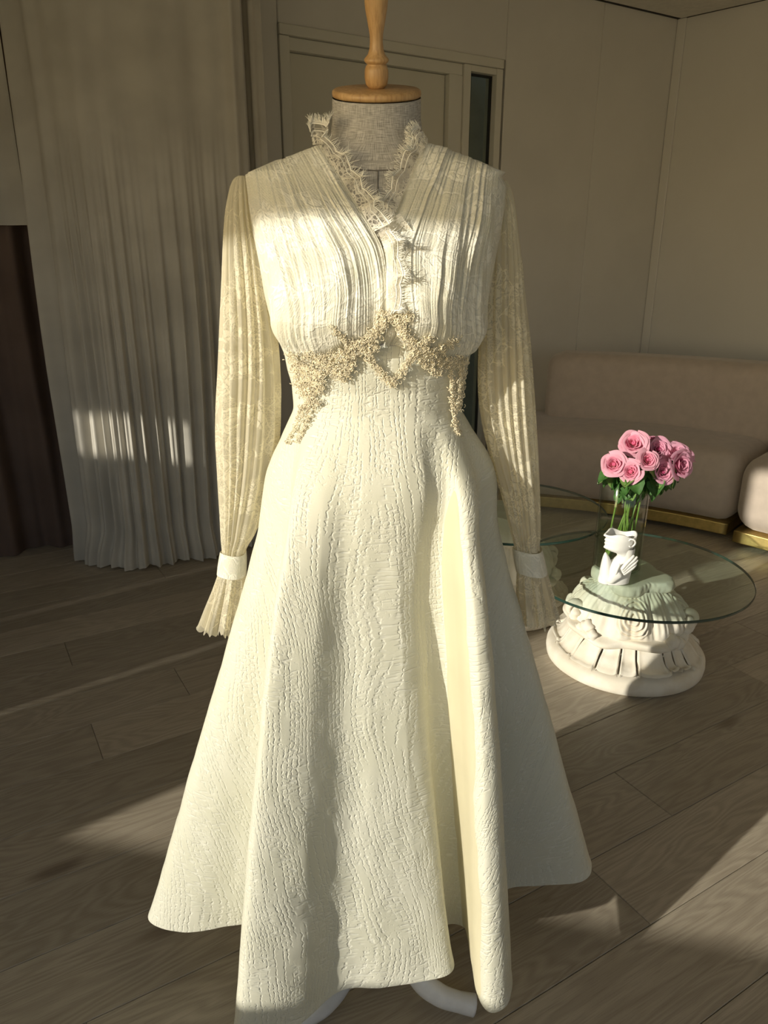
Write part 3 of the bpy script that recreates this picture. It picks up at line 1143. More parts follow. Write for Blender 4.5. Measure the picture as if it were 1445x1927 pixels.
    # broken square cap right under the glass
    def cap(A, T, R, Z):
        k = 1 + 0.16 * np.cos(4 * (A + 0.5)) + 0.05 * (ang_noise(A, 6, 11) - 0.5)
        ed = np.sin(math.pi * np.clip(T, 0, 1))
        return R * k + 0.006 * (vn(A * 12, T * 5, 2) - 0.5) * ed, Z
    revolve('cap_block', [(0.02, 0.266), (0.085, 0.266), (0.106, 0.270), (0.112, 0.284), (0.108, top - 0.006), (0.096, top), (0.05, top), (0.0, top)], cap, M_PLASTER, root, 160, 40)


def glass_disc(root, z, R, th=0.009):
    n = 128
    a = np.linspace(0, 2 * math.pi, n, endpoint=False)
    prof = [(R - 0.002, z), (R, z + 0.002), (R, z + th - 0.002), (R - 0.002, z + th)]
    V = [np.stack([r * np.cos(a), r * np.sin(a), np.full(n, h)], -1) for r, h in prof]
    V = np.stack(V, 1).reshape(-1, 3)
    Q = gridq(n, 4, True)
    c0 = len(V)
    V = np.vstack([V, [[0, 0, z], [0, 0, z + th]]])
    k = np.arange(n)
    t0 = np.stack([np.full(n, c0), ((k + 1) % n) * 4, k * 4], -1)
    t1 = np.stack([np.full(n, c0 + 1), k * 4 + 3, ((k + 1) % n) * 4 + 3], -1)
    tri = np.vstack([Q[:, [0, 1, 2]], Q[:, [0, 2, 3]], t0, t1])
    mi = np.concatenate([np.ones(2 * len(Q)), np.zeros(2 * n)])
    mesh_np('glass_top', V, tri, [M_GLASS, M_GLASS_EDGE], root, None, False, mi)


TX, TY, TZ = 0.792, 2.13, 0.306
table = thing('coffee_table', 'glass-topped coffee table on a sunlit carved white plaster pedestal, nearest the viewer', 'table', (TX, TY, 0))
pedestal(table, TZ)
glass_disc(table, TZ + 0.0005, 0.353)
table2 = thing('coffee_table', 'second glass-topped coffee table in shade, half hidden behind the dress sleeve', 'table', (0.455, 2.535, 0), (0, 0, 0.7))
pedestal(table2, 0.372)
glass_disc(table2, 0.3725, 0.353)
GZ = TZ + 0.0095

# ==================================================================
# VASE AND ROSES
# ==================================================================
VX, VY, VR, VH = 0.745, 2.155, 0.074, 0.300
vase = thing('vase', 'tall clear glass cylinder vase holding pink roses on the glass table', 'vase', (VX, VY, GZ + 0.0005))
n = 72


def shell(name, R, h0, h1, mat, parent, rin=None, bottom=True, top=False):
    prof = []
    if rin is None:
        prof = [(0.0, h0), (R, h0), (R, h1), (0.0, h1)]
    else:
        prof = [(0.0, h0), (R - 0.004, h0), (R, h0 + 0.004), (R, h1 - 0.0015), (R - 0.0015, h1), (rin, h1 - 0.001), (rin, h0 + 0.008), (0.0, h0 + 0.008)]
    return lathe(name, prof, mat, parent, n)


shell('glass_wall', VR, 0.0, VH, M_VASE, vase, VR - 0.004)
shell('water', VR - 0.0045, 0.0085, 0.150, M_WATER, vase)


def petal_mesh(name, r0, h, half, open_, curl, mats, seed, w0=0.35):
    nu, nv = 11, 8
    p = np.linspace(-1, 1, nu)
    q = np.linspace(0, 1, nv)
    Pp, Qq = np.meshgrid(p, q, indexing='ij')
    wid = w0 + (1 - w0) * np.sin(np.clip(Qq * 1.15, 0, 1) * math.pi / 2)
    top = 1 - 0.20 * np.abs(Pp) ** 2.4 + 0.05 * np.cos(Pp * 1.2)
    zz = h * Qq * top
    rr = r0 * (0.25 + 0.75 * np.sin(np.clip(Qq * 1.25, 0, 1) * math.pi / 2)) + open_ * Qq ** 2
    c = np.clip((Qq - 0.72) / 0.28, 0, 1)
    rr = rr + curl * c ** 2
    zz = zz - curl * 0.75 * c ** 3
    an = Pp * half * wid
    rr = rr + 0.0015 * np.sin(Pp * 5 + seed) * Qq
    V = np.stack([rr * np.cos(an), rr * np.sin(an), zz], -1).reshape(-1, 3)
    me = mesh_np(name, V, gridq(nu, nv), mats, None, np.stack([Pp.ravel() * .5 + .5, Qq.ravel()], -1))
    d = me.data
    COL.objects.unlink(me)
    bpy.data.objects.remove(me)
    return d


def petal_set(inner, outer, k0):
    out = []
    for i in range(19):
        t = i / 18
        r0 = 0.0035 + 0.0255 * t ** 0.9
        h = 0.030 + 0.004 * math.sin(t * 3) - 0.004 * t
        half = math.radians(78 - 26 * t)
        op = 0.002 + 0.007 * t ** 2
        cu = 0.0015 + 0.0075 * t ** 1.3
        out.append((petal_mesh('petal', r0, h, half, op, cu, inner if i < 10 else outer, i * 1.7 + k0), i * 2.39996 + 0.5 * math.sin(i * k0 + 1)))
    return out


SETS = [petal_set(M_PET_IN, M_PET_OUT, 1.3), petal_set(M_PETM_IN, M_PETM_OUT, 2.1)]


def leaf_mesh():
    L_, W_ = 0.042, 0.013
    nu, nv = 9, 5
    V = []
    for i in range(nu):
        t = i / (nu - 1)
        w = W_ * math.sin(math.pi * min(1, t ** 0.8)) ** 0.8 * (1 + 0.08 * (i % 2))
        for j in range(nv):
            s = j / (nv - 1) * 2 - 1
            V.append((L_ * t, w * s, 0.004 * abs(s) - 0.012 * t * t + 0.001))
    return np.array(V), gridq(nu, nv)


LV, LQ = leaf_mesh()
leaf_me = []
for mm in (M_LEAF, M_LEAF2):
    o = mesh_np('leaf', LV, LQ, mm)
    leaf_me.append(o.data)
    COL.objects.unlink(o)
    bpy.data.objects.remove(o)

# (sight x, sight y, depth, scale, facing, petal set, label)
ROSES = [
    (1192, 835, 2.11, 1.00, (-0.25, -0.80, 0.55), 0, 'tall pink rose at the top left of the bouquet'),
    (1155, 874, 2.06, 0.90, (-0.35, -0.85, 0.40), 0, 'pink rose at the far left of the bouquet, open toward the viewer'),
    (1187, 888, 2.04, 0.86, (-0.45, -0.80, 0.35), 0, 'pink rose lowest on the left, turned to the left'),
    (1218, 866, 2.05, 0.80, (0.10, -0.90, 0.45), 0, 'small pink rose at the middle of the bouquet'),
    (1238, 846, 2.13, 0.98, (0.05, -0.80, 0.55), 1, 'mauve-pink rose at the top centre with a dark heart'),
    (1229, 830, 2.22, 0.98, (0.10, 0.10, 0.95), 1, 'shaded dark pink rose at the back of the bouquet, behind the top centre one'),
    (1246, 889, 2.07, 0.88, (0.15, -0.90, 0.30), 1, 'mauve-pink rose lowest on the right with a dark heart'),
    (1272, 857, 2.12, 1.15, (0.10, -0.60, 0.75), 1, 'large mauve-pink rose at the upper right of the bouquet'),
    (1279, 875, 2.06, 1.12, (0.45, -0.80, 0.25), 1, 'large pale mauve rose at the far right, turned to the right'),
    (1288, 852, 2.18, 1.00, (0.60, -0.20, 0.65), 1, 'mauve rose at the far right rear, seen over the large ones'),
]
rr_ = random.Random(5)
for i, (px, py, Y, scl, face, ps, lab) in enumerate(ROSES):
    head = at_Y(px, py, Y)
    fa = Vector(face).normalized()
    a = i * 2.4
    foot = np.array([VX + 0.040 * math.cos(a), VY + 0.040 * math.sin(a), GZ + 0.013])
    rose = thing('rose', lab, 'rose', tuple(foot), (0, 0, 0), 'pink roses in the glass vase')
    hl = head - foot
    fv = np.array(fa)
    base = hl - fv * 0.016 * scl
    ctrl2 = base - fv * 0.05 - np.array([0, 0, 0.03])
    rim = np.array([VX, VY, GZ + VH - 0.015]) + np.array([head[0] - VX, head[1] - VY, 0]) * 0.42 - foot
    rad2 = np.hypot(*(rim[:2] + foot[:2] - np.array([VX, VY])))
    if rad2 > VR - 0.014:
        q = (VR - 0.014) / rad2
        rim[:2] = (rim[:2] + foot[:2] - np.array([VX, VY])) * q + np.array([VX, VY]) - foot[:2]
    path = catmull(np.array([[0, 0, 0], rim * 0.5, rim, 0.35 * rim + 0.65 * base - fv * 0.012, base]), 26)
    tubes('stem', [(path, np.linspace(0.0031, 0.0026, 26))], M_STEM, rose, 8)
    quat = fa.to_track_quat('Z', 'X')
    for me, an in SETS[ps]:
        o = bpy.data.objects.new('petal', me)
        link(o, rose, tuple(base))
        o.rotation_mode = 'QUATERNION'
        from mathutils import Quaternion
        o.rotation_quaternion = quat @ Quaternion((0, 0, 1), an + i * 0.7)
        o.scale = (scl * 1.0,) * 3
    o = lathe('bud_core', [(0.0, 0.010), (0.0050, 0.012), (0.0066, 0.018), (0.0058, 0.024), (0.0040, 0.0275), (0.0022, 0.0268), (0.0, 0.0240)], (M_PET_IN, M_PETM_IN)[ps], rose, 18)
    o.location = tuple(base)
    o.rotation_mode = 'QUATERNION'
    o.rotation_quaternion = quat
    o.scale = (scl,) * 3
    # sepals cup
    o = lathe('sepal_cup', [(0.0, -0.004), (0.004, -0.003), (0.008, 0.004), (0.009, 0.009), (0.0, 0.008)], M_STEM, rose, 14)
    o.location = tuple(base)
    o.rotation_mode = 'QUATERNION'
    o.rotation_quaternion = quat
    o.scale = (scl,) * 3
    for k in range(20):
        t = (0.97, 0.92, 0.86, 0.80, 0.62, 0.94, 0.89, 0.83, 0.77, 0.72, 0.95, 0.55, 0.67, 0.91, 0.87, 0.84, 0.50, 0.58, 0.44, 0.66)[k]
        p = path[int(t * 25)]
        o = bpy.data.objects.new('leaf', leaf_me[(k + i) % 3 == 0])
        link(o, rose, tuple(p))
        out = rr_.uniform(0, 6.28)
        if (foot[2] + p[2]) < GZ + VH:       # inside the vase: keep the leaves upright
            o.rotation_euler = (rr_.uniform(-.8, .8), rr_.uniform(0.9, 1.4), out)
            o.scale = (0.85, 1.0, 0.85)
        else:
            o.rotation_euler = (rr_.uniform(-.8, .8), rr_.uniform(0.3, 1.3), out)
            s = rr_.uniform(1.15, 1.8)
            o.scale = (s, s * 1.15, s)

# ==================================================================
# WHITE CERAMIC BUST (half face, neck and a hand)
# ==================================================================
bust = thing('bust_planter', 'white ceramic half-face bust with a hand across its neck, before the vase', 'figurine', (0.712, 2.036, GZ + 0.0005))
bust.scale = (0.93, 0.93, 0.93)


def loft(name, secs, mat, parent, n=48):
    """secs: (cx, cy, z, hx, hy, [shape(angle)->radial factor])"""
    a = np.linspace(0, 2 * math.pi, n, endpoint=False)
    rows = []
    for s in secs:
        cx, cy, z, hx, hy = s[:5]
        k = s[5](a) if len(s) > 5 else 1.0
        rows.append(np.stack([cx + hx * np.cos(a) * k, cy + hy * np.sin(a) * k, np.full(n, z)], -1))
    V = np.stack(rows, 1)
    return V.reshape(-1, 3), gridq(n, len(secs), True), len(secs)


def nose(a, amt, w=0.35, at=math.pi):
    d = (a - at + math.pi) % (2 * math.pi) - math.pi
    return 1 + amt * np.exp(-(d / w) ** 2)


def smooth_secs(keys, m):
    K = np.array([k[:6] for k in keys], float)
    return catmull(K, m)


# head: profile looks to -X; last column is the strength of the profile bump
HEADK = [(0.012, 0.0, 0.092, 0.020, 0.022, 0.00), (0.008, 0.0, 0.104, 0.024, 0.025, 0.00), (-0.002, 0.0, 0.112, 0.036, 0.028, 0.06), (-0.006, 0.0, 0.121, 0.043, 0.032, 0.16),
         (-0.004, 0.0, 0.130, 0.044, 0.034, 0.10), (-0.003, 0.0, 0.137, 0.045, 0.035, 0.16), (-0.002, 0.0, 0.142, 0.046, 0.036, 0.09),
         (-0.002, 0.0, 0.148, 0.046, 0.037, 0.17), (-0.001, 0.0, 0.155, 0.046, 0.038, 0.10), (-0.002, 0.0, 0.163, 0.047, 0.038, 0.24), (0.0, 0.0, 0.170, 0.047, 0.038, 0.20)]
HK = smooth_secs(HEADK, 60)
tilt = 0.10
a = np.linspace(0, 2 * math.pi, 56, endpoint=False)


def head_rows(K, inset=0.0):
    rows = []
    for cx, cy, z, hx, hy, b in K:
        k = nose(a, b, 0.30)
        x = cx + (hx - inset) * np.cos(a) * k
        y = cy + (hy - inset) * np.sin(a)
        zz = z + 0.10 * (x - 0.0) * -1 * 0.4 * sstep(0.15, 0.17, np.full_like(x, z)) + 0.006 * np.sin(a * 3 + 1) * sstep(0.155, 0.17, np.full_like(x, z))
        rows.append(np.stack([x, y, zz], -1))
    return rows


rows = head_rows(HK) + head_rows(HK[::-1][:22], 0.006)
Vh = np.stack(rows, 1)
mesh_np('half_face', Vh.reshape(-1, 3), gridq(56, Vh.shape[1], True), M_CERAMIC, bust)
# neck + chest
NK = smooth_secs([(-0.012, 0, 0.0, 0.050, 0.030, 0), (-0.012, 0, 0.012, 0.051, 0.030, 0), (-0.008, 0, 0.035, 0.050, 0.029, 0), (-0.003, 0, 0.056, 0.047, 0.028, 0),
                  (0.010, 0, 0.075, 0.034, 0.026, 0), (0.017, 0, 0.090, 0.026, 0.025, 0), (0.018, 0, 0.105, 0.027, 0.026, 0), (0.016, 0, 0.122, 0.029, 0.028, 0)], 40)
rows = [np.stack([c[0] + c[3] * np.cos(a), c[1] + c[4] * np.sin(a), np.full_like(a, c[2])], -1) for c in NK]
rows = [np.stack([NK[0][0] + 0 * a, 0 * a, 0 * a], -1)] + rows
Vn = np.stack(rows, 1)
mesh_np('neck', Vn.reshape(-1, 3), gridq(56, Vn.shape[1], True), M_CERAMIC, bust)
# pointed shoulder at the left of the chest
SK = smooth_secs([(-0.040, 0.0, 0.0, 0.020, 0.026, 0), (-0.040, 0, 0.03, 0.020, 0.025, 0), (-0.041, 0, 0.06, 0.017, 0.021, 0), (-0.044, 0, 0.085, 0.011, 0.014, 0), (-0.047, 0, 0.100, 0.004, 0.006, 0), (-0.0475, 0, 0.104, 0.0008, 0.001, 0)], 30)
rows = [np.stack([c[0] + c[3] * np.cos(a), c[1] + c[4] * np.sin(a), np.full_like(a, c[2])], -1) for c in SK]
Vs_ = np.stack([np.stack([SK[0][0] + 0 * a, 0 * a, 0 * a], -1)] + rows, 1)
mesh_np('shoulder', Vs_.reshape(-1, 3), gridq(56, Vs_.shape[1], True), M_CERAMIC, bust)
# ear on the side of the jaw
tubes('ear', [(np.array([(0.020 + 0.011 * math.cos(t), -0.037 - 0.002 * math.sin(t * 2), 0.150 + 0.013 * math.sin(t)) for t in np.linspace(-2.4, 2.6, 20)]), np.linspace(0.0025, 0.0035, 20))], M_CERAMIC, bust, 8)


def skin_obj(name, pts, edges, radii, mat, parent, root=0, lv=2):
    me = bpy.data.meshes.new(name)
    me.from_pydata(pts, edges, [])
    o = bpy.data.objects.new(name, me)
    link(o, parent)
    sk = o.modifiers.new('skin', 'SKIN')
    sk.use_smooth_shade = True
    for i, r in enumerate(radii):
        v = me.skin_vertices[0].data[i]
        v.radius = (r, r) if not isinstance(r, tuple) else r
        v.use_root = (i == root)
    ss = o.modifiers.new('sub', 'SUBSURF')
    ss.levels = lv
    ss.render_levels = lv
    me.materials.append(mat)
    return o


# the hand: wrist at lower left, palm on the neck, four fingers up to the right, thumb apart
yh = -0.034
pts, edges, rad = [], [], []


def addp(p, r, prev=None):
    pts.append(p)
    rad.append(r)
    if prev is not None:
        edges.append((prev, len(pts) - 1))
    return len(pts) - 1


w0 = addp((-0.040, yh + 0.004, 0.008), (0.011, 0.014))
w1 = addp((-0.026, yh + 0.000, 0.028), (0.010, 0.015), w0)
pm = addp((-0.006, yh - 0.002, 0.050), (0.009, 0.020), w1)
tips = [((0.010, 0.080), (0.024, 0.098), (0.034, 0.108)), ((0.017, 0.074), (0.034, 0.092), (0.045, 0.103)), ((0.021, 0.064), (0.038, 0.081), (0.048, 0.092)), ((0.022, 0.053), (0.037, 0.067), (0.046, 0.077))]
bone = skin_obj('hand', pts, edges, rad, M_CERAMIC, bust)
for k, (b, c, d_) in enumerate(tips):
    yo = yh - 0.004 + 0.0015 * k
    fp = [(-0.004 + 0.003 * k, yo + 0.003, 0.056 - 0.006 * k), (b[0], yo, b[1]), (c[0], yo - 0.001, c[1]), (d_[0], yo + 0.004, d_[1])]
    skin_obj('finger', fp, [(0, 1), (1, 2), (2, 3)], [0.0070, 0.0060, 0.0052, 0.0040], M_CERAMIC, bust)
skin_obj('thumb', [(-0.022, yh - 0.003, 0.040), (-0.018, yh - 0.006, 0.062), (-0.010, yh - 0.003, 0.079)], [(0, 1), (1, 2)], [0.007, 0.0055, 0.004], M_CERAMIC, bust)

# ==================================================================
# DRESS FORM
# ==================================================================
AX, AY = -0.010, 1.12
T_Z = np.array([0.95, 1.00, 1.036, 1.07, 1.09, 1.117, 1.14, 1.17, 1.20, 1.24, 1.28, 1.32, 1.345, 1.360, 1.375, 1.392, 1.405, 1.428, 1.4555])
T_A = np.array([.150, .130, .124, .126, .131, .136, .145, .154, .160, .165, .172,   .177, .181, .180, .142, .094, .071, .0615, .0605])
T_F = np.array([.120, .102, .094, .096, .104, .112, .124, .136, .141, .133, .114, .092, .076, .070, .066, .062, .060, .0595, .0595])
T_B = np.array([.120, .100, .085, .080, .080, .080, .082, .086, .090, .092, .090, .082, .070, .064, .062, .060, .060, .0595, .0595])


def A_(z):
    return np.interp(z, T_Z, T_A)


def D_front(x, z, grow=0.0):
    """depth of the garment front from the body axis plane, at offset x and height z"""
    a_ = A_(z) + grow + 0.002
    f_ = np.interp(z, T_Z, T_F) + grow
    q = np.clip(np.abs(x) / a_, 0, 1)
    dd = f_ * (1 - q ** 2.4) ** (1 / 2.4)
    dd = dd + 0.020 * np.exp(-(((np.abs(x) - 0.072) / 0.048) ** 2 + ((z - 1.195) / 0.050) ** 2))
    return dd


T_AT = np.array([.150, .130, .124, .126, .131, .136, .145, .154, .160, .165, .172, .177, .178, .168, .118, .074, .0640, .0605, .0600])
TILT = math.radians(17)
form = thing('dress_form', 'linen dress form with turned wooden neck finial and white feet, wearing the gown', 'mannequin', (AX, AY, 0))
zz = np.concatenate([np.linspace(0.95, 1.34, 40), np.linspace(1.345, 1.4555, 40)])
na = 120
ang = np.linspace(0, 2 * math.pi, na, endpoint=False)
rows, uvr = [], []
for z in zz:
    a_ = np.interp(z, T_Z, T_AT) - 0.006 * (z < 1.38)
    f_ = np.interp(z, T_Z, T_F) - 0.006 * (z < 1.34)
    b_ = np.interp(z, T_Z, T_B) - 0.006 * (z < 1.34)
    ex = 2.0 if z > 1.36 else 2.3
    ca, sa = np.cos(ang), np.sin(ang)
    x = a_ * np.sign(ca) * np.abs(ca) ** (2 / ex)
    y = np.where(sa > 0, b_, f_) * np.sign(sa) * np.abs(sa) ** (2 / ex)
    rows.append(np.stack([x, y, z + y * math.tan(TILT) * sstep(1.388, 1.448, z)], -1))
    arc_ = 0.0 if len(rows) < 2 else uvr[-1][0, 1] + float(np.linalg.norm(rows[-1][90] - rows[-2][90]))
    uvr.append(np.stack([ang * 0.07 if z > 1.37 else np.arctan2(y, x) * 0 + x, np.full(na, arc_)], -1))
V = np.stack(rows, 1).reshape(-1, 3)
mesh_np('torso', V, gridq(na, len(zz), True), M_LINEN, form, np.stack(uvr, 1).reshape(-1, 2))
# neck seam and centre seam
sz = 1.372
t = np.linspace(-1.25, 1.25, 60)
sx = 0.098 * np.sin(t)
pts_ = []
for x, tt in zip(sx, t):
    z = 1.358 + 0.028 * (abs(math.sin(tt))) ** 2.2
    a_ = np.interp(z, T_Z, T_A)
    f_ = np.interp(z, T_Z, T_F)
    pts_.append((x, -f_ * (1 - min(1, abs(x) / a_) ** 2) ** 0.5 - 0.0004, z))
tubes('neck_seam', [(np.array(pts_), 0.0009)], M_SEAM, form, 6)
zc_ = np.linspace(1.27, 1.358, 20)
tubes('front_seam', [(np.array([(0.002, -np.interp(z, T_Z, T_F) + 0.006 * (z < 1.34) * (1 - sstep(1.32, 1.345, z)) - 0.0006, z) for z in zc_]), 0.0008)], M_SEAM, form, 6)
# wooden neck cap and turned finial
CAPM = Matrix.Translation((0, 0, 1.456)) @ Matrix.Rotation(TILT, 4, 'X')
lathe('neck_cap', [(0.0, 0.0), (0.0575, 0.0), (0.0598, 0.0015), (0.0604, 0.0045), (0.0598, 0.0078), (0.0570, 0.0098), (0.0, 0.0105)], M_WOOD, form, 72).matrix_local = CAPM
fin = [(0.0, 0.0), (0.0105, 0.0), (0.0146, 0.005), (0.0160, 0.013), (0.0157, 0.021), (0.0138, 0.0262), (0.0120, 0.0275), (0.0138, 0.0285), (0.0162, 0.0312), (0.0163, 0.0335), (0.0140, 0.0360),
       (0.0113, 0.039), (0.0092, 0.045), (0.0084, 0.053), (0.0088, 0.061), (0.0112, 0.073), (0.0140, 0.087), (0.0158, 0.103), (0.0164, 0.124), (0.0160, 0.150), (0.0120, 0.170), (0.0, 0.175)]
lathe('finial', fin, M_WOOD, form, 40).matrix_local = CAPM @ Matrix.Translation((0, 0, 0.0106))
# pole, hub and four curved feet
lathe('pole', [(0.0, 0.20), (0.017, 0.20), (0.017, 0.96), (0.0, 0.96)], M_STAND, form, 24)
lathe('hub', [(0.0, 0.185), (0.022, 0.185), (0.030, 0.20), (0.032, 0.26), (0.024, 0.29), (0.0, 0.29)], M_STAND, form, 32)
for sx_, bk in ((1, 0), (-1, 0), (1, 1), (-1, 1)):
    if sx_ > 0:
        path = [(0.004, -0.025, 0.235), (0.012, -0.085, 0.185), (0.036, -0.145, 0.115), (0.072, -0.188, 0.068), (0.104, -0.200, 0.044), (0.136, -0.202, 0.030), (0.166, -0.202, 0.0205)]
    else:
        path = [(-0.004, -0.025, 0.235), (-0.012, -0.085, 0.185), (-0.036, -0.150, 0.115), (-0.064, -0.192, 0.066), (-0.090, -0.212, 0.040), (-0.115, -0.222, 0.027), (-0.145, -0.228, 0.0185)]
    pp = catmull(np.array(path), 40)
    if bk:
        pp = pp * np.array([1, -1, 1])
    V, Q, F = tube_np(pp, np.interp(np.linspace(0, 1, 40), [0, .5, .85, 1], [0.022, 0.0195, 0.0170, 0.0185]), 16)
    tri = np.vstack([Q[:, [0, 1, 2]], Q[:, [0, 2, 3]], F])
    V[:, 2] = np.maximum(V[:, 2], 0.001)
    mesh_np('leg', V, tri, M_STAND, form)

# ==================================================================
# THE GOWN
# ==================================================================
gown = thing('wedding_dress', 'ivory long-sleeved wedding dress of lace and embossed jacquard on a dress form', 'dress', (AX, AY, 0))


def local(V):
    return np.asarray(V, float) - np.array([AX, AY, 0.0])


# ---- skirt: (waist angle deg, hem x, hem y, hem z, exponent) all round
HEM = [
    (-178, 0.02, 1.345, 0.115, 1.0), (-150, -0.12, 1.285, 0.115, 1.0), (-125, -0.27, 1.185, 0.118, 1.0), (-104, -0.385, 1.105, 0.122, 1.0),
    (-92, -0.424, 1.02, 0.128, 1.0), (-84, -0.408, 0.985, 0.128, 1.0), (-74, -0.345, 0.974, 0.124, 1.0), (-64, -0.270, 0.985, 0.128, 1.05),
    (-57, -0.212, 0.985, 0.126, 1.1), (-52, -0.216, 0.91, 0.118, 0.9), (-47, -0.235, 0.83, 0.112, 0.68), (-43, -0.226, 0.796, 0.108, 0.68), (-36, -0.190, 0.795, 0.106, 0.74),
    (-27, -0.135, 0.818, 0.112, 0.8), (-17, -0.072, 0.866, 0.122, 0.95), (-6, -0.005, 0.872, 0.122, 1.05), (8, 0.062, 0.882, 0.124, 1.2),
    (18, 0.104, 0.890, 0.128, 1.55), (23, 0.116, 0.910, 0.130, 1.75), (27, 0.105, 0.955, 0.130, 1.6), (31, 0.112, 0.985, 0.130, 1.25), (36, 0.146, 0.975, 0.128, 1.1), (41, 0.152, 0.91, 0.120, 0.72),
    (45, 0.155, 0.858, 0.115, 0.60), (49, 0.172, 0.838, 0.112, 0.56), (54, 0.199, 0.850, 0.116, 0.56), (58, 0.212, 0.895, 0.122, 0.60), (62, 0.207, 0.98, 0.130, 0.72),
    (67, 0.222, 1.052, 0.136, 0.85), (76, 0.300, 1.064, 0.138, 0.95), (86, 0.368, 1.068, 0.140, 0.95), (94, 0.396, 1.095, 0.146, 0.95),
    (104, 0.398, 1.16, 0.13, 1.0), (128, 0.335, 1.275, 0.118, 1.0), (152, 0.19, 1.345, 0.115, 1.0)]
WZ = 1.025


def skirt_surface(n_u, n_v, inset=0.0, zt=WZ, front_bias=True):
    H = np.array(HEM, float)
    Hc = H.copy()
    # unwrap the angle for interpolation round the loop
    dense = catmull(np.vstack([Hc, ]), 4000, True)
    # fix the angle column across the seam
    k = len(H)
    t = np.linspace(0, k, 4000, endpoint=False)
    ext = np.append(H[:, 0], H[0, 0] + 360)
    dense[:, 0] = np.interp(t, np.arange(k + 1), ext)
    pex = np.interp(t, np.arange(k + 1), np.append(H[:, 4], H[0, 4]))
    dense[:, 4] = pex
    seg = np.linalg.norm(np.diff(np.vstack([dense[:, 1:3], dense[:1, 1:3]]), axis=0), axis=1)
    wgt = np.where((dense[:, 0] > -100) & (dense[:, 0] < 100), 1.0, 0.16)
    cum = np.concatenate([[0], np.cumsum(seg * wgt)])
    want = np.linspace(0, cum[-1], n_u, endpoint=False)
    cols = np.stack([np.interp(want, cum, np.append(dense[:, c], dense[0, c] + (360 if c == 0 else 0))) for c in range(5)], -1)
    phi = np.radians(cols[:, 0])
    v = np.linspace(0, 1, n_v)
    Ph, Vv = np.meshgrid(phi, v, indexing='ij')
    ex = 2.25
    sx_, cx_ = np.sin(Ph), np.cos(Ph)
    a_, f_, b_ = A_(zt) + 0.004 - inset, np.interp(zt, T_Z, T_F) + 0.006 - inset, np.interp(zt, T_Z, T_B) + 0.004 - inset
    Wx = AX + a_ * np.sign(sx_) * np.abs(sx_) ** (2 / ex)
    Wy = AY - np.where(cx_ > 0, f_, b_) * np.sign(cx_) * np.abs(cx_) ** (2 / ex)
    hx, hy, hz, pe = (cols[:, c][:, None] for c in (1, 2, 3, 4))
    k = Vv ** pe
    # folds only open below the hip: near the waist every column follows the same exponent
    pm = 0.92
    mixk = sstep(0.02, 0.30, Vv)
    k = (Vv ** pm) * (1 - mixk) + k * mixk
    X = Wx + (hx - Wx) * k
    Y = Wy + (hy - Wy) * k
    Z = zt + (hz - zt) * Vv
    hip = np.exp(-((Vv - 0.105) / 0.075) ** 2)
    X = X + hip * np.sign(sx_) * np.abs(sx_) ** 1.5 * np.where(sx_ > 0, 0.022, 0.010)
    Y = Y - hip * 0.012 * np.clip(cx_, -0.5, 1)
    return X, Y, Z, Ph, Vv


def emboss(S, T):
    """raised figure of the jacquard: wandering cords that bunch and part, and short cross crinkles (metres)"""
    return 0.0022 * (vn(S * 20, T * 14, 32) - 0.5) + 0.0010 * (vn(S * 60, T * 40, 33) - 0.5)


NU, NVS = 700, 420
X, Y, Z, PH, VV = skirt_surface(NU, NVS)
# prepend the fitted midriff between underbust and waist
NM = 64
zt = np.linspace(1.150, WZ, NM, endpoint=False)
ph = PH[:, 0]
sx_, cx_ = np.sin(ph)[:, None], np.cos(ph)[:, None]
ex = 2.25
a_ = (np.interp(zt, T_Z, T_A) + 0.0035)[None]
f_ = (np.interp(zt, T_Z, T_F) + 0.0045)[None]
b_ = (np.interp(zt, T_Z, T_B) + 0.0035)[None]
# the midriff never swells with the bust above the underbust line
f_ = np.minimum(f_, 0.117)
Xm = AX + a_ * np.sign(sx_) * np.abs(sx_) ** (2 / ex)
Ym = AY - np.where(cx_ > 0, f_, b_) * np.sign(cx_) * np.abs(cx_) ** (2 / ex)
Zm = np.tile(zt, (NU, 1))
X, Y, Z = np.concatenate([Xm, X], 1), np.concatenate([Ym, Y], 1), np.concatenate([Zm, Z], 1)
# small blending of the join
for _ in range(12):
    w = np.exp(-((np.arange(X.shape[1]) - NM) / 14.0) ** 2)[None]
    for A in (X, Y):
        s = A.copy()
        s[:, 1:-1] = 0.5 * A[:, 1:-1] + 0.25 * (A[:, :-2] + A[:, 2:])
        A += (s - A) * w
P3 = np.stack([X, Y, Z], -1)
ds = np.linalg.norm(np.diff(P3, axis=0, append=P3[:1]), axis=2)
S = np.cumsum(ds, axis=0)
i0 = int(np.argmin(np.abs(ph)))
S = S - S[i0:i0 + 1]
dT = np.linalg.norm(np.diff(P3, axis=1), axis=2)
T = np.concatenate([np.zeros((NU, 1)), np.cumsum(dT, axis=1)], 1)
du = np.roll(P3, -1, 0) - np.roll(P3, 1, 0)
dv = np.gradient(P3, axis=1)
Nrm = np.cross(du, dv)
Nrm /= np.linalg.norm(Nrm, axis=2, keepdims=True) + 1e-12
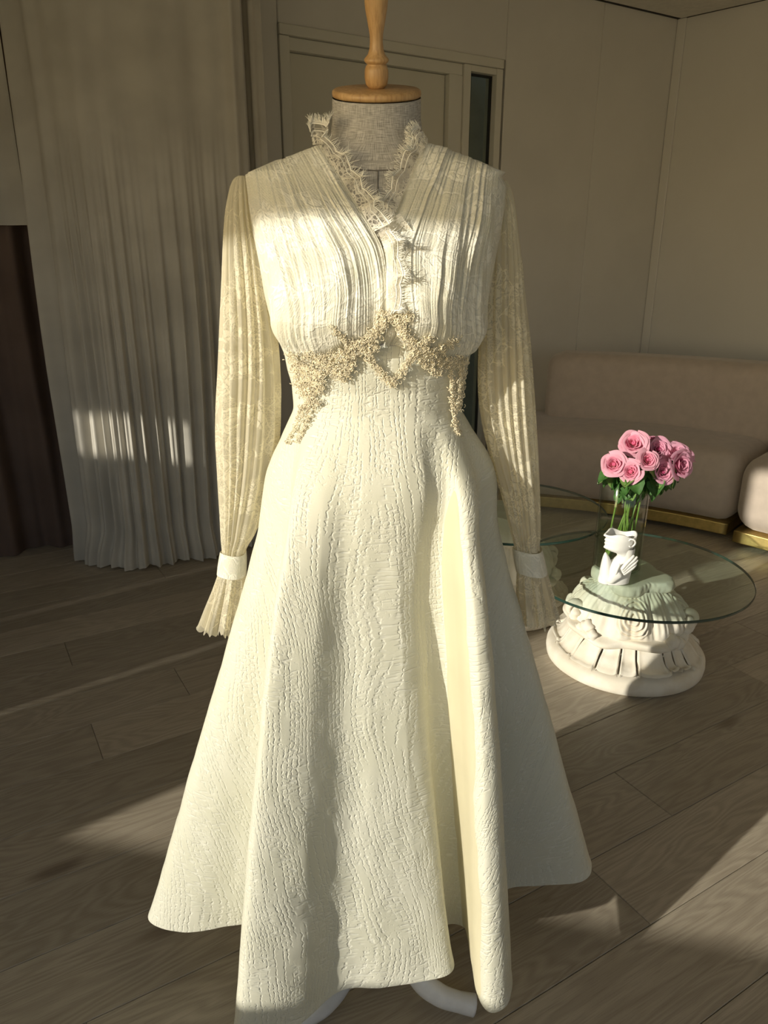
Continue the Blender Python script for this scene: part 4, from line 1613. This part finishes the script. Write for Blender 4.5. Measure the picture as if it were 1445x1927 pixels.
# make normals point away from the axis
cen = np.array([AX, AY])
sgn = np.sign(((P3[..., 0] - AX) * Nrm[..., 0] + (P3[..., 1] - AY) * Nrm[..., 1]).sum())
Nrm *= sgn
fade = sstep(0.0, 0.06, T)
rb = np.exp(-((VV[:, -1:] * 0 + T - T[:, -1:]) / 0.012) ** 2)
h = emboss(S, T) * (0.5 + 0.5 * fade) + 0.0012 * rb
Pd = P3 + Nrm * h[..., None]
NVT = X.shape[1]
mesh_np('skirt', local(Pd.reshape(-1, 3)), gridq(NU, NVT, True), M_SKIRT, gown, np.stack([S.ravel(), T.ravel()], -1))
# lining just inside
X, Y, Z, PH2, VV2 = skirt_surface(260, 60)
dx, dy = AX - X, AY - Y
L2 = np.hypot(dx, dy)
X, Y = X + dx / L2 * 0.007, Y + dy / L2 * 0.007
P2 = np.stack([X, Y, Z + 0.004], -1)
M_LINING = mat_cloth('skirt_lining', (0.82, 0.78, 0.64), (0.92, 0.87, 0.70), 0.55)
mesh_np('lining', local(P2.reshape(-1, 3)), gridq(260, 60, True), M_LINING, gown, np.stack([X.ravel(), Z.ravel()], -1))

# ---- bodice: sightings mapped onto the body surface


def on_front(px, py, grow=0.0, it=14):
    px, py = np.asarray(px, float), np.asarray(py, float)
    Yy = np.full(px.shape, 1.02)
    for _ in range(it):
        P = at_Y(px, py, Yy)
        Yn = AY - D_front(P[..., 0] - AX, P[..., 2], grow)
        Yy = 0.4 * Yy + 0.6 * Yn
    return at_Y(px, py, Yy)


def poly_param(P, n):
    C = catmull(np.array(P, float), 200)
    s = np.concatenate([[0], np.cumsum(np.linalg.norm(np.diff(C, axis=0), axis=1))])
    w = np.linspace(0, s[-1], n)
    return np.stack([np.interp(w, s, C[:, 0]), np.interp(w, s, C[:, 1])], -1)


L_IN = [(600, 272), (622, 305), (650, 350), (680, 398), (704, 436), (720, 470), (728, 520), (728, 575), (724, 625), (718, 655)]
L_OUT = [(463, 329), (471, 390), (482, 450), (497, 520), (513, 580), (528, 630), (542, 664)]
L_BOT = [(718, 655), (690, 652), (650, 664), (612, 680), (575, 684), (542, 664)]
L_TOP = [(600, 272), (560, 288), (510, 309), (463, 329)]
R_IN = [(801, 268), (782, 310), (765, 350), (748, 392), (733, 428), (722, 462), (722, 520), (724, 575), (724, 625), (719, 655)]
R_OUT = [(938, 324), (932, 400), (926, 480), (918, 550), (906, 610), (894, 645), (880, 672)]
R_BOT = [(719, 655), (752, 652), (790, 668), (822, 684), (852, 690), (880, 672)]
R_TOP = [(801, 268), (840, 280), (890, 301), (938, 324)]


def bodice_panel(inn, out, bot, top, grow, seed, sgn):
    ns, nt = 300, 260
    ci, co = poly_param(inn, nt), poly_param(out, nt)
    cb, ct = poly_param(bot, ns), poly_param(top, ns)
    s, t = np.meshgrid(np.linspace(0, 1, ns), np.linspace(0, 1, nt), indexing='ij')
    s_, t_ = s[..., None], t[..., None]
    C = (1 - s_) * ci[None] + s_ * co[None] + (1 - t_) * ct[:, None] + t_ * cb[:, None] \
        - ((1 - s_) * (1 - t_) * ct[0] + s_ * (1 - t_) * ct[-1] + (1 - s_) * t_ * cb[0] + s_ * t_ * cb[-1])
    P = on_front(C[..., 0], C[..., 1], grow)
    # pleats along t
    ss = s + 0.012 * np.sin(t * 5 + s * 9 + seed) + 0.02 * (vn(s * 5, t * 3, seed) - 0.5)
    p1 = vn(ss * 21, t * 1.2, seed + 1)
    p2 = vn(ss * 46, t * 1.8, seed + 2)
    p3 = vn(ss * 95, t * 3.0, seed + 3)
    pl = 0.0058 * np.abs(p1 - 0.5) * 2 + 0.0034 * np.abs(p2 - 0.5) * 2 * vn(s * 7, t * 4, seed + 9) * 1.6 + 0.0014 * p3
    env = 0.50 + 0.5 * sstep(0.05, 0.3, t)
    env = env * (0.45 + 0.55 * sstep(0.0, 0.10, s)) * (0.4 + 0.6 * sstep(1.0, 0.93, s))
    soft = sstep(0.35, 0.70, vn(s * 4 + 2, t * 2.2, seed + 7))
    pl = pl + 0.007 * (vn(ss * 8, t * 1.6, seed + 5) - 0.5)
    h = pl * env * (0.35 + 0.65 * soft)
    h = h + 0.008 * np.exp(-((t - 0.86) / 0.10) ** 2) * sstep(0.05, 0.3, s)
    h = h - 0.012 * sstep(0.94, 1.0, t) - 0.004 * sstep(0.05, 0.0, s)
    Ny = np.stack([(P[..., 0] - AX) * 2.2, np.full_like(h, -0.16), np.zeros_like(h)], -1)
    Ny /= np.linalg.norm(Ny, axis=2, keepdims=True)
    P = P + Ny * h[..., None]
    us = np.linalg.norm(np.diff(P, axis=0), axis=2)
    U = np.concatenate([np.zeros((1, nt)), np.cumsum(us, axis=0)], 0)
    Vt = np.concatenate([np.zeros((ns, 1)), np.cumsum(np.linalg.norm(np.diff(P, axis=1), axis=2), axis=1)], 1)
    mesh_np('bodice_panel', local(P.reshape(-1, 3)), gridq(ns, nt), M_BODICE, gown, np.stack([U.ravel() + seed, Vt.ravel()], -1))


bodice_panel(L_IN, L_OUT, L_BOT, L_TOP, 0.006, 40, -1)
bodice_panel(R_IN, R_OUT, R_BOT, R_TOP, 0.003, 60, 1)

# back and sides of the bodice: one fitted shell under the front panels, open at the V
zb = np.linspace(1.02, 1.400, 80)
nb_ = 200
an = np.linspace(0, 2 * math.pi, nb_, endpoint=False)
An, Zb = np.meshgrid(an, zb, indexing='ij')
ca, sa = np.cos(An), np.sin(An)
ab = np.where(Zb < 1.36, np.interp(Zb, T_Z, T_AT), np.interp(Zb, T_Z, T_A)) + 0.0035
fb = np.interp(Zb, T_Z, T_F) + 0.001
bb = np.interp(Zb, T_Z, T_B) + 0.004
Xb = ab * np.sign(ca) * np.abs(ca) ** (2 / 2.3)
Yb = np.where(sa > 0, bb, fb) * np.sign(sa) * np.abs(sa) ** (2 / 2.3)
Qb = gridq(nb_, 80, True)
rel = (Xb / ab).ravel()[Qb].mean(axis=1)
yq = Yb.ravel()[Qb].mean(axis=1)
zq = Zb.ravel()[Qb].mean(axis=1)
Qb = Qb[((yq > 0) & (zq < 1.395)) | ((np.abs(rel) > 0.62) & (zq < 1.376))]
mesh_np('bodice_back', np.stack([Xb, Yb, Zb], -1).reshape(-1, 3), Qb, M_BODICE, gown, np.stack([(An * 0.14).ravel(), Zb.ravel()], -1))

# ---- sleeves
LS = [(331, 448, 461), (335, 442, 464), (342, 437, 467), (360, 431, 471), (400, 424, 479), (450, 420, 490), (500, 418, 500), (560, 416, 511), (620, 414, 521), (700, 411, 528), (760, 408, 529),
      (820, 407, 527), (880, 409, 519), (940, 411, 504), (1000, 414, 483), (1026, 416, 468), (1040, 417, 462)]
RS = [(338, 938, 948), (342, 935, 954), (350, 933, 959), (370, 930, 966), (400, 926, 972), (450, 920, 978), (500, 913, 984), (560, 906, 989), (620, 900, 995), (700, 897, 1001), (760, 900, 1005),
      (820, 911, 1009), (880, 927, 1013), (940, 945, 1016), (1000, 960, 1017), (1022, 966, 1016), (1034, 968, 1016)]


def sleeve_rings(tab, n, Y0):
    K = catmull(np.array(tab, float), n)
    a1 = at_Y(K[:, 1], K[:, 0], Y0)
    a2 = at_Y(K[:, 2], K[:, 0], Y0)
    return 0.5 * (a1 + a2), 0.5 * (a2[:, 0] - a1[:, 0])


def sleeve(tab, seed, Y0, depth=1.0):
    n_v, n_a = 300, 260
    C, hw = sleeve_rings(tab, n_v, Y0)
    th = np.linspace(0, 2 * math.pi, n_a, endpoint=False)
    TH_, VV_ = np.meshgrid(th, np.linspace(0, 1, n_v), indexing='ij')
    f = TH_ / (2 * math.pi)
    w = f * 17 + 0.35 * np.sin(VV_ * 5 + f * 20) + 0.25 * np.sin(f * 2 * math.pi * 3)
    pl = np.abs(((w) % 1.0) - 0.5) * 2
    pl = pl ** 1.4
    p2 = vn(f * 60, VV_ * 3, seed) * (1 - 0) - 0.5
    env = 0.55 + 0.45 * sstep(0.05, 0.3, VV_)
    gath = sstep(0.86, 1.0, VV_)
    k = 1.0 - (0.17 * pl + 0.05 * (p2 + 0.5)) * env * (1 + 0.25 * gath)
    k = k + 0.02
    lump = 1 + 0.03 * np.sin(VV_ * 9 + seed) * np.sin(TH_ + seed)
    k = k * lump
    HW = hw[None, :]
    dep = HW * depth * (0.78 + 0.25 * sstep(0.05, 0.3, VV_))
    Xs = C[None, :, 0] + HW * np.cos(TH_) * k
    Ys = C[None, :, 1] + dep * np.sin(TH_) * k
    Zs = np.tile(C[:, 2], (n_a, 1)) + 0.0
    P = np.stack([Xs, Ys, Zs], -1)
    circ = 0.36
    U = f * circ
    Vt = (C[0, 2] - Zs)
    o = mesh_np('sleeve', local(P.reshape(-1, 3)), gridq(n_a, n_v, True), M_SLEEVE, gown, np.stack([U.ravel() + seed, Vt.ravel()], -1))
    return o


def cuff(tab_top, tab_bot, fl, seed, Y0, slv):
    # plain satin band
    C1, h1 = sleeve_rings([tab_top, ((tab_top[0] + tab_bot[0]) / 2, (tab_top[1] + tab_bot[1]) / 2, (tab_top[2] + tab_bot[2]) / 2), tab_bot], 12, Y0)
    th = np.linspace(0, 2 * math.pi, 80, endpoint=False)
    A, J = np.meshgrid(th, np.arange(12), indexing='ij')
    bulge = 1.02 + 0.03 * np.sin(J / 11 * math.pi)
    P = np.stack([C1[J, 0] + h1[J] * bulge * np.cos(A), C1[J, 1] + h1[J] * 0.95 * bulge * np.sin(A), C1[J, 2] + 0.002 * np.sin(A * 2)], -1)
    mesh_np('cuff', local(P.reshape(-1, 3)), gridq(80, 12, True), M_CUFF, slv, np.stack([(A * 0.045).ravel(), (J * 0.003).ravel()], -1))
    # lace flounce below
    nv, na2 = 60, 240
    C2, h2 = sleeve_rings(fl, nv, Y0)
    th = np.linspace(0, 2 * math.pi, na2, endpoint=False)
    A, J = np.meshgrid(th, np.arange(nv), indexing='ij')
    t = J / (nv - 1)
    wav = np.sin(A * 9 + seed + 0.6 * np.sin(A * 2)) * (0.06 + 0.16 * t) + 0.05 * np.sin(A * 23 + seed) * (0.4 + t)
    k = 1 + wav - 0.06
    zo = 0.004 * np.sin(A * 9 + seed + 1) * t + 0.003 * np.sin(A * 36) * sstep(0.9, 1, t)
    P = np.stack([C2[J, 0] + h2[J] * k * np.cos(A), C2[J, 1] + h2[J] * 0.95 * k * np.sin(A), C2[J, 2] + zo], -1)
    U = A / (2 * math.pi) * 0.36
    mesh_np('cuff_flounce', local(P.reshape(-1, 3)), gridq(na2, nv, True), M_FLOUNCE, slv, np.stack([U.ravel() + seed, (t * 0.09).ravel() + seed], -1))


sl = sleeve(LS, 3, 1.135)
cuff((1038, 415, 463), (1080, 409, 463), [(1078, 410, 462), (1105, 402, 461), (1140, 390, 460), (1178, 378, 459)], 1.0, 1.135, sl)
sr = sleeve(RS, 5, 1.135)
cuff((1032, 965, 1019), (1076, 972, 1029), [(1074, 973, 1028), (1100, 973, 1034), (1135, 975, 1041), (1168, 976, 1047)], 2.4, 1.135, sr)

# ---- eyelash lace round the neckline


def frill(base_px, grow, side, seed, wid=0.029, scal=0.034, lift=0.006, name='lace_trim', rise=None):
    B = poly_param(base_px, 240)
    P = on_front(B[:, 0], B[:, 1], grow)
    T_ = np.gradient(P, axis=0)
    T_ /= np.linalg.norm(T_, axis=1, keepdims=True)
    # in-plane direction, toward the open V, leaning forward a little
    F = np.array([0, -1.0, 0.0])
    O = np.cross(T_, F) * side
    O /= np.linalg.norm(O, axis=1, keepdims=True)
    L_ = np.concatenate([[0], np.cumsum(np.linalg.norm(np.diff(P, axis=0), axis=1))])
    n_v = 22
    s, t = np.meshgrid(L_, np.linspace(0, 1, n_v), indexing='ij')
    sc = np.abs(np.sin(math.pi * s / scal + seed)) ** 0.55
    W = wid * (0.74 + 0.26 * sc) * (0.60 + 0.40 * sstep(0.0, 0.35, s / L_[-1]))
    wob = np.sin(2 * math.pi * s / (scal * 1.13) + seed * 2) * t ** 1.1
    Q3 = P[:, None] + O[:, None] * (W * t)[..., None] + np.array([0, -1.0, 0]) * (0.004 + lift * wob + 0.004 * t)[..., None] \
        + T_[:, None] * (0.006 * np.cos(2 * math.pi * s / (scal * 1.13) + seed * 2) * t)[..., None]
    o = mesh_np(name, local(Q3.reshape(-1, 3)), gridq(240, n_v), M_TRIM, gown, np.stack([s.ravel() + seed, (t * wid).ravel()], -1))
    # corded scallop rim and eyelash fringe
    rim = Q3[:, -2]
    items = [(local(rim[k:k + 60]), 0.0009) for k in range(0, 240, 59)]
    inner = Q3[:, int(n_v * 0.62)]
    items += [(local(inner[k:k + 60]), 0.0006) for k in range(0, 240, 59)]
    tubes('scallop_cord', items, M_THREAD, o, 5)
    it = []
    rg = np.random.default_rng(int(seed * 10) + 1)
    for k in range(2, 238, 2):
        d_ = O[k] * rg.uniform(0.7, 1.0) + T_[k] * rg.normal(0, 0.22) + np.array([0, -1, 0]) * rg.normal(0.1, 0.25)
        Ln = rg.uniform(0.007, 0.013)
        p0 = Q3[k, -1]
        cur = rg.normal(0, 0.25)
        pts_ = np.array([p0 + d_ * Ln * q + T_[k] * cur * Ln * q * q for q in np.linspace(0, 1, 4)])
        it.append((local(pts_), np.array([0.00045, 0.0004, 0.00032, 0.0002])))
    fr = tubes('eyelash_fringe', it, M_THREAD, o, 4)
    fr['kind'] = 'stuff'
    return o


frill([(594, 272), (612, 290), (630, 318), (652, 352), (680, 398), (704, 436)], 0.006, -1, 0.4, 0.0225)
frill([(589, 274), (602, 272), (616, 271)], 0.004, -1, 0.9, 0.027, 0.024, 0.004)
frill([(789, 288), (797, 270), (806, 263)], 0.004, -1, 1.9, 0.020, 0.022, 0.004)
frill([(806, 266), (790, 296), (776, 326), (764, 352), (749, 390), (736, 420)], 0.004, 1, 1.3, 0.0215)
frill([(706, 440), (718, 425), (734, 412), (752, 402)], 0.012, 1, 2.2, 0.030, 0.030, 0.010)
frill([(726, 596), (730, 556), (729, 510), (722, 468), (712, 438)], 0.012, 1, 3.1, 0.020, 0.036, 0.008)

# ---- beaded applique under the bust
BR = [  # (points, half width px)
    ([(628, 618), (640, 632), (660, 645), (680, 652)], 7), ([(680, 652), (700, 635), (716, 612), (730, 592)], 11), ([(716, 612), (722, 600), (716, 585)], 9),
    ([(572, 668), (600, 676), (630, 672), (660, 655), (682, 650)], 9), ([(600, 676), (620, 690), (640, 706), (655, 696), (662, 680)], 11), ([(640, 690), (660, 668), (690, 660), (706, 654)], 8),
    ([(690, 668), (706, 688), (722, 708), (740, 722)], 7), ([(740, 722), (752, 706), (766, 684), (774, 668)], 7),
    ([(740, 592), (752, 610), (764, 630), (776, 650), (786, 664)], 11), ([(752, 610), (766, 600), (770, 590)], 8), ([(776, 650), (800, 646), (812, 636)], 8),
    ([(778, 668), (800, 660), (822, 660), (846, 648), (862, 636)], 7), ([(788, 672), (806, 686), (820, 700), (828, 700)], 9), ([(800, 672), (826, 680), (850, 684), (872, 674)], 10),
    ([(848, 680), (850, 720), (852, 760), (858, 800), (864, 815)], 5), ([(872, 678), (868, 710), (866, 745), (862, 770)], 6), ([(872, 690), (872, 720), (868, 745)], 4),
    ([(545, 664), (556, 690), (566, 716), (570, 742)], 10), ([(565, 690), (590, 700), (606, 712)], 14), ([(572, 712), (592, 722), (598, 734)], 12), ([(570, 735), (586, 752), (592, 762)], 10), ([(556, 684), (568, 708), (574, 732)], 11), ([(580, 690), (584, 715), (582, 745)], 12), ([(600, 694), (596, 710)], 10),
    ([(578, 755), (580, 775), (572, 800), (560, 828)], 6), ([(570, 765), (566, 775), (552, 810), (540, 832)], 5)]


def surf_any(px, py):
    """front surface point just above bodice or skirt"""
    px, py = np.asarray(px, float), np.asarray(py, float)
    Yy = np.full(px.shape, 1.02)
    for _ in range(16):
        P = at_Y(px, py, Yy)
        z = P[..., 2]
        D = D_front(P[..., 0] - AX, z, 0.009 + 0.004 * sstep(1.10, 1.14, z))
        Yy = 0.4 * Yy + 0.6 * (AY - D)
    return at_Y(px, py, Yy)


bx, by = [], []
rg = np.random.default_rng(12)
for P, hw in BR:
    C = catmull(np.array(P, float), 80)
    Ln = np.linalg.norm(np.diff(C, axis=0), axis=1).sum()
    cnt = int(Ln * hw * 2 / 5.6)
    k = rg.integers(0, 80, cnt)
    off = rg.normal(0, 0.5, (cnt, 2)) * hw
    bx += list(C[k, 0] + off[:, 0])
    by += list(C[k, 1] + off[:, 1])
bx, by = np.array(bx), np.array(by)
BP = surf_any(bx, by)
nb = len(BP)
Vs, Fs, off = [], [], 0
tmpl = []
for k in range(nb):
    # a little curl of bugle beads: an arc tube, 6 x 5
    r = rg.uniform(0.0013, 0.0027)
    a0 = rg.uniform(0, 6.28)
    span = rg.uniform(1.6, 4.6)
    tt = a0 + np.linspace(0, span, 6)
    tl = rg.normal(0, 0.5, 2)
    arc = np.stack([r * np.cos(tt), r * 0.5 * np.sin(tt * 0.5) - rg.uniform(0.0, 0.0032), r * np.sin(tt)], -1)
    arc[:, 1] += tl[0] * arc[:, 0] * 0.6
    V, Q, F = tube_np(arc + BP[k], 0.00060, 4)
    Vs.append(V)
    Fs += [Q[:, [0, 1, 2]] + off, Q[:, [0, 2, 3]] + off]
    off += len(V)
beads = mesh_np('beadwork', local(np.vstack(Vs)), np.vstack(Fs), M_BEAD, gown)
beads['kind'] = 'stuff'
beads['label'] = 'champagne bead applique'
print('beads', nb)
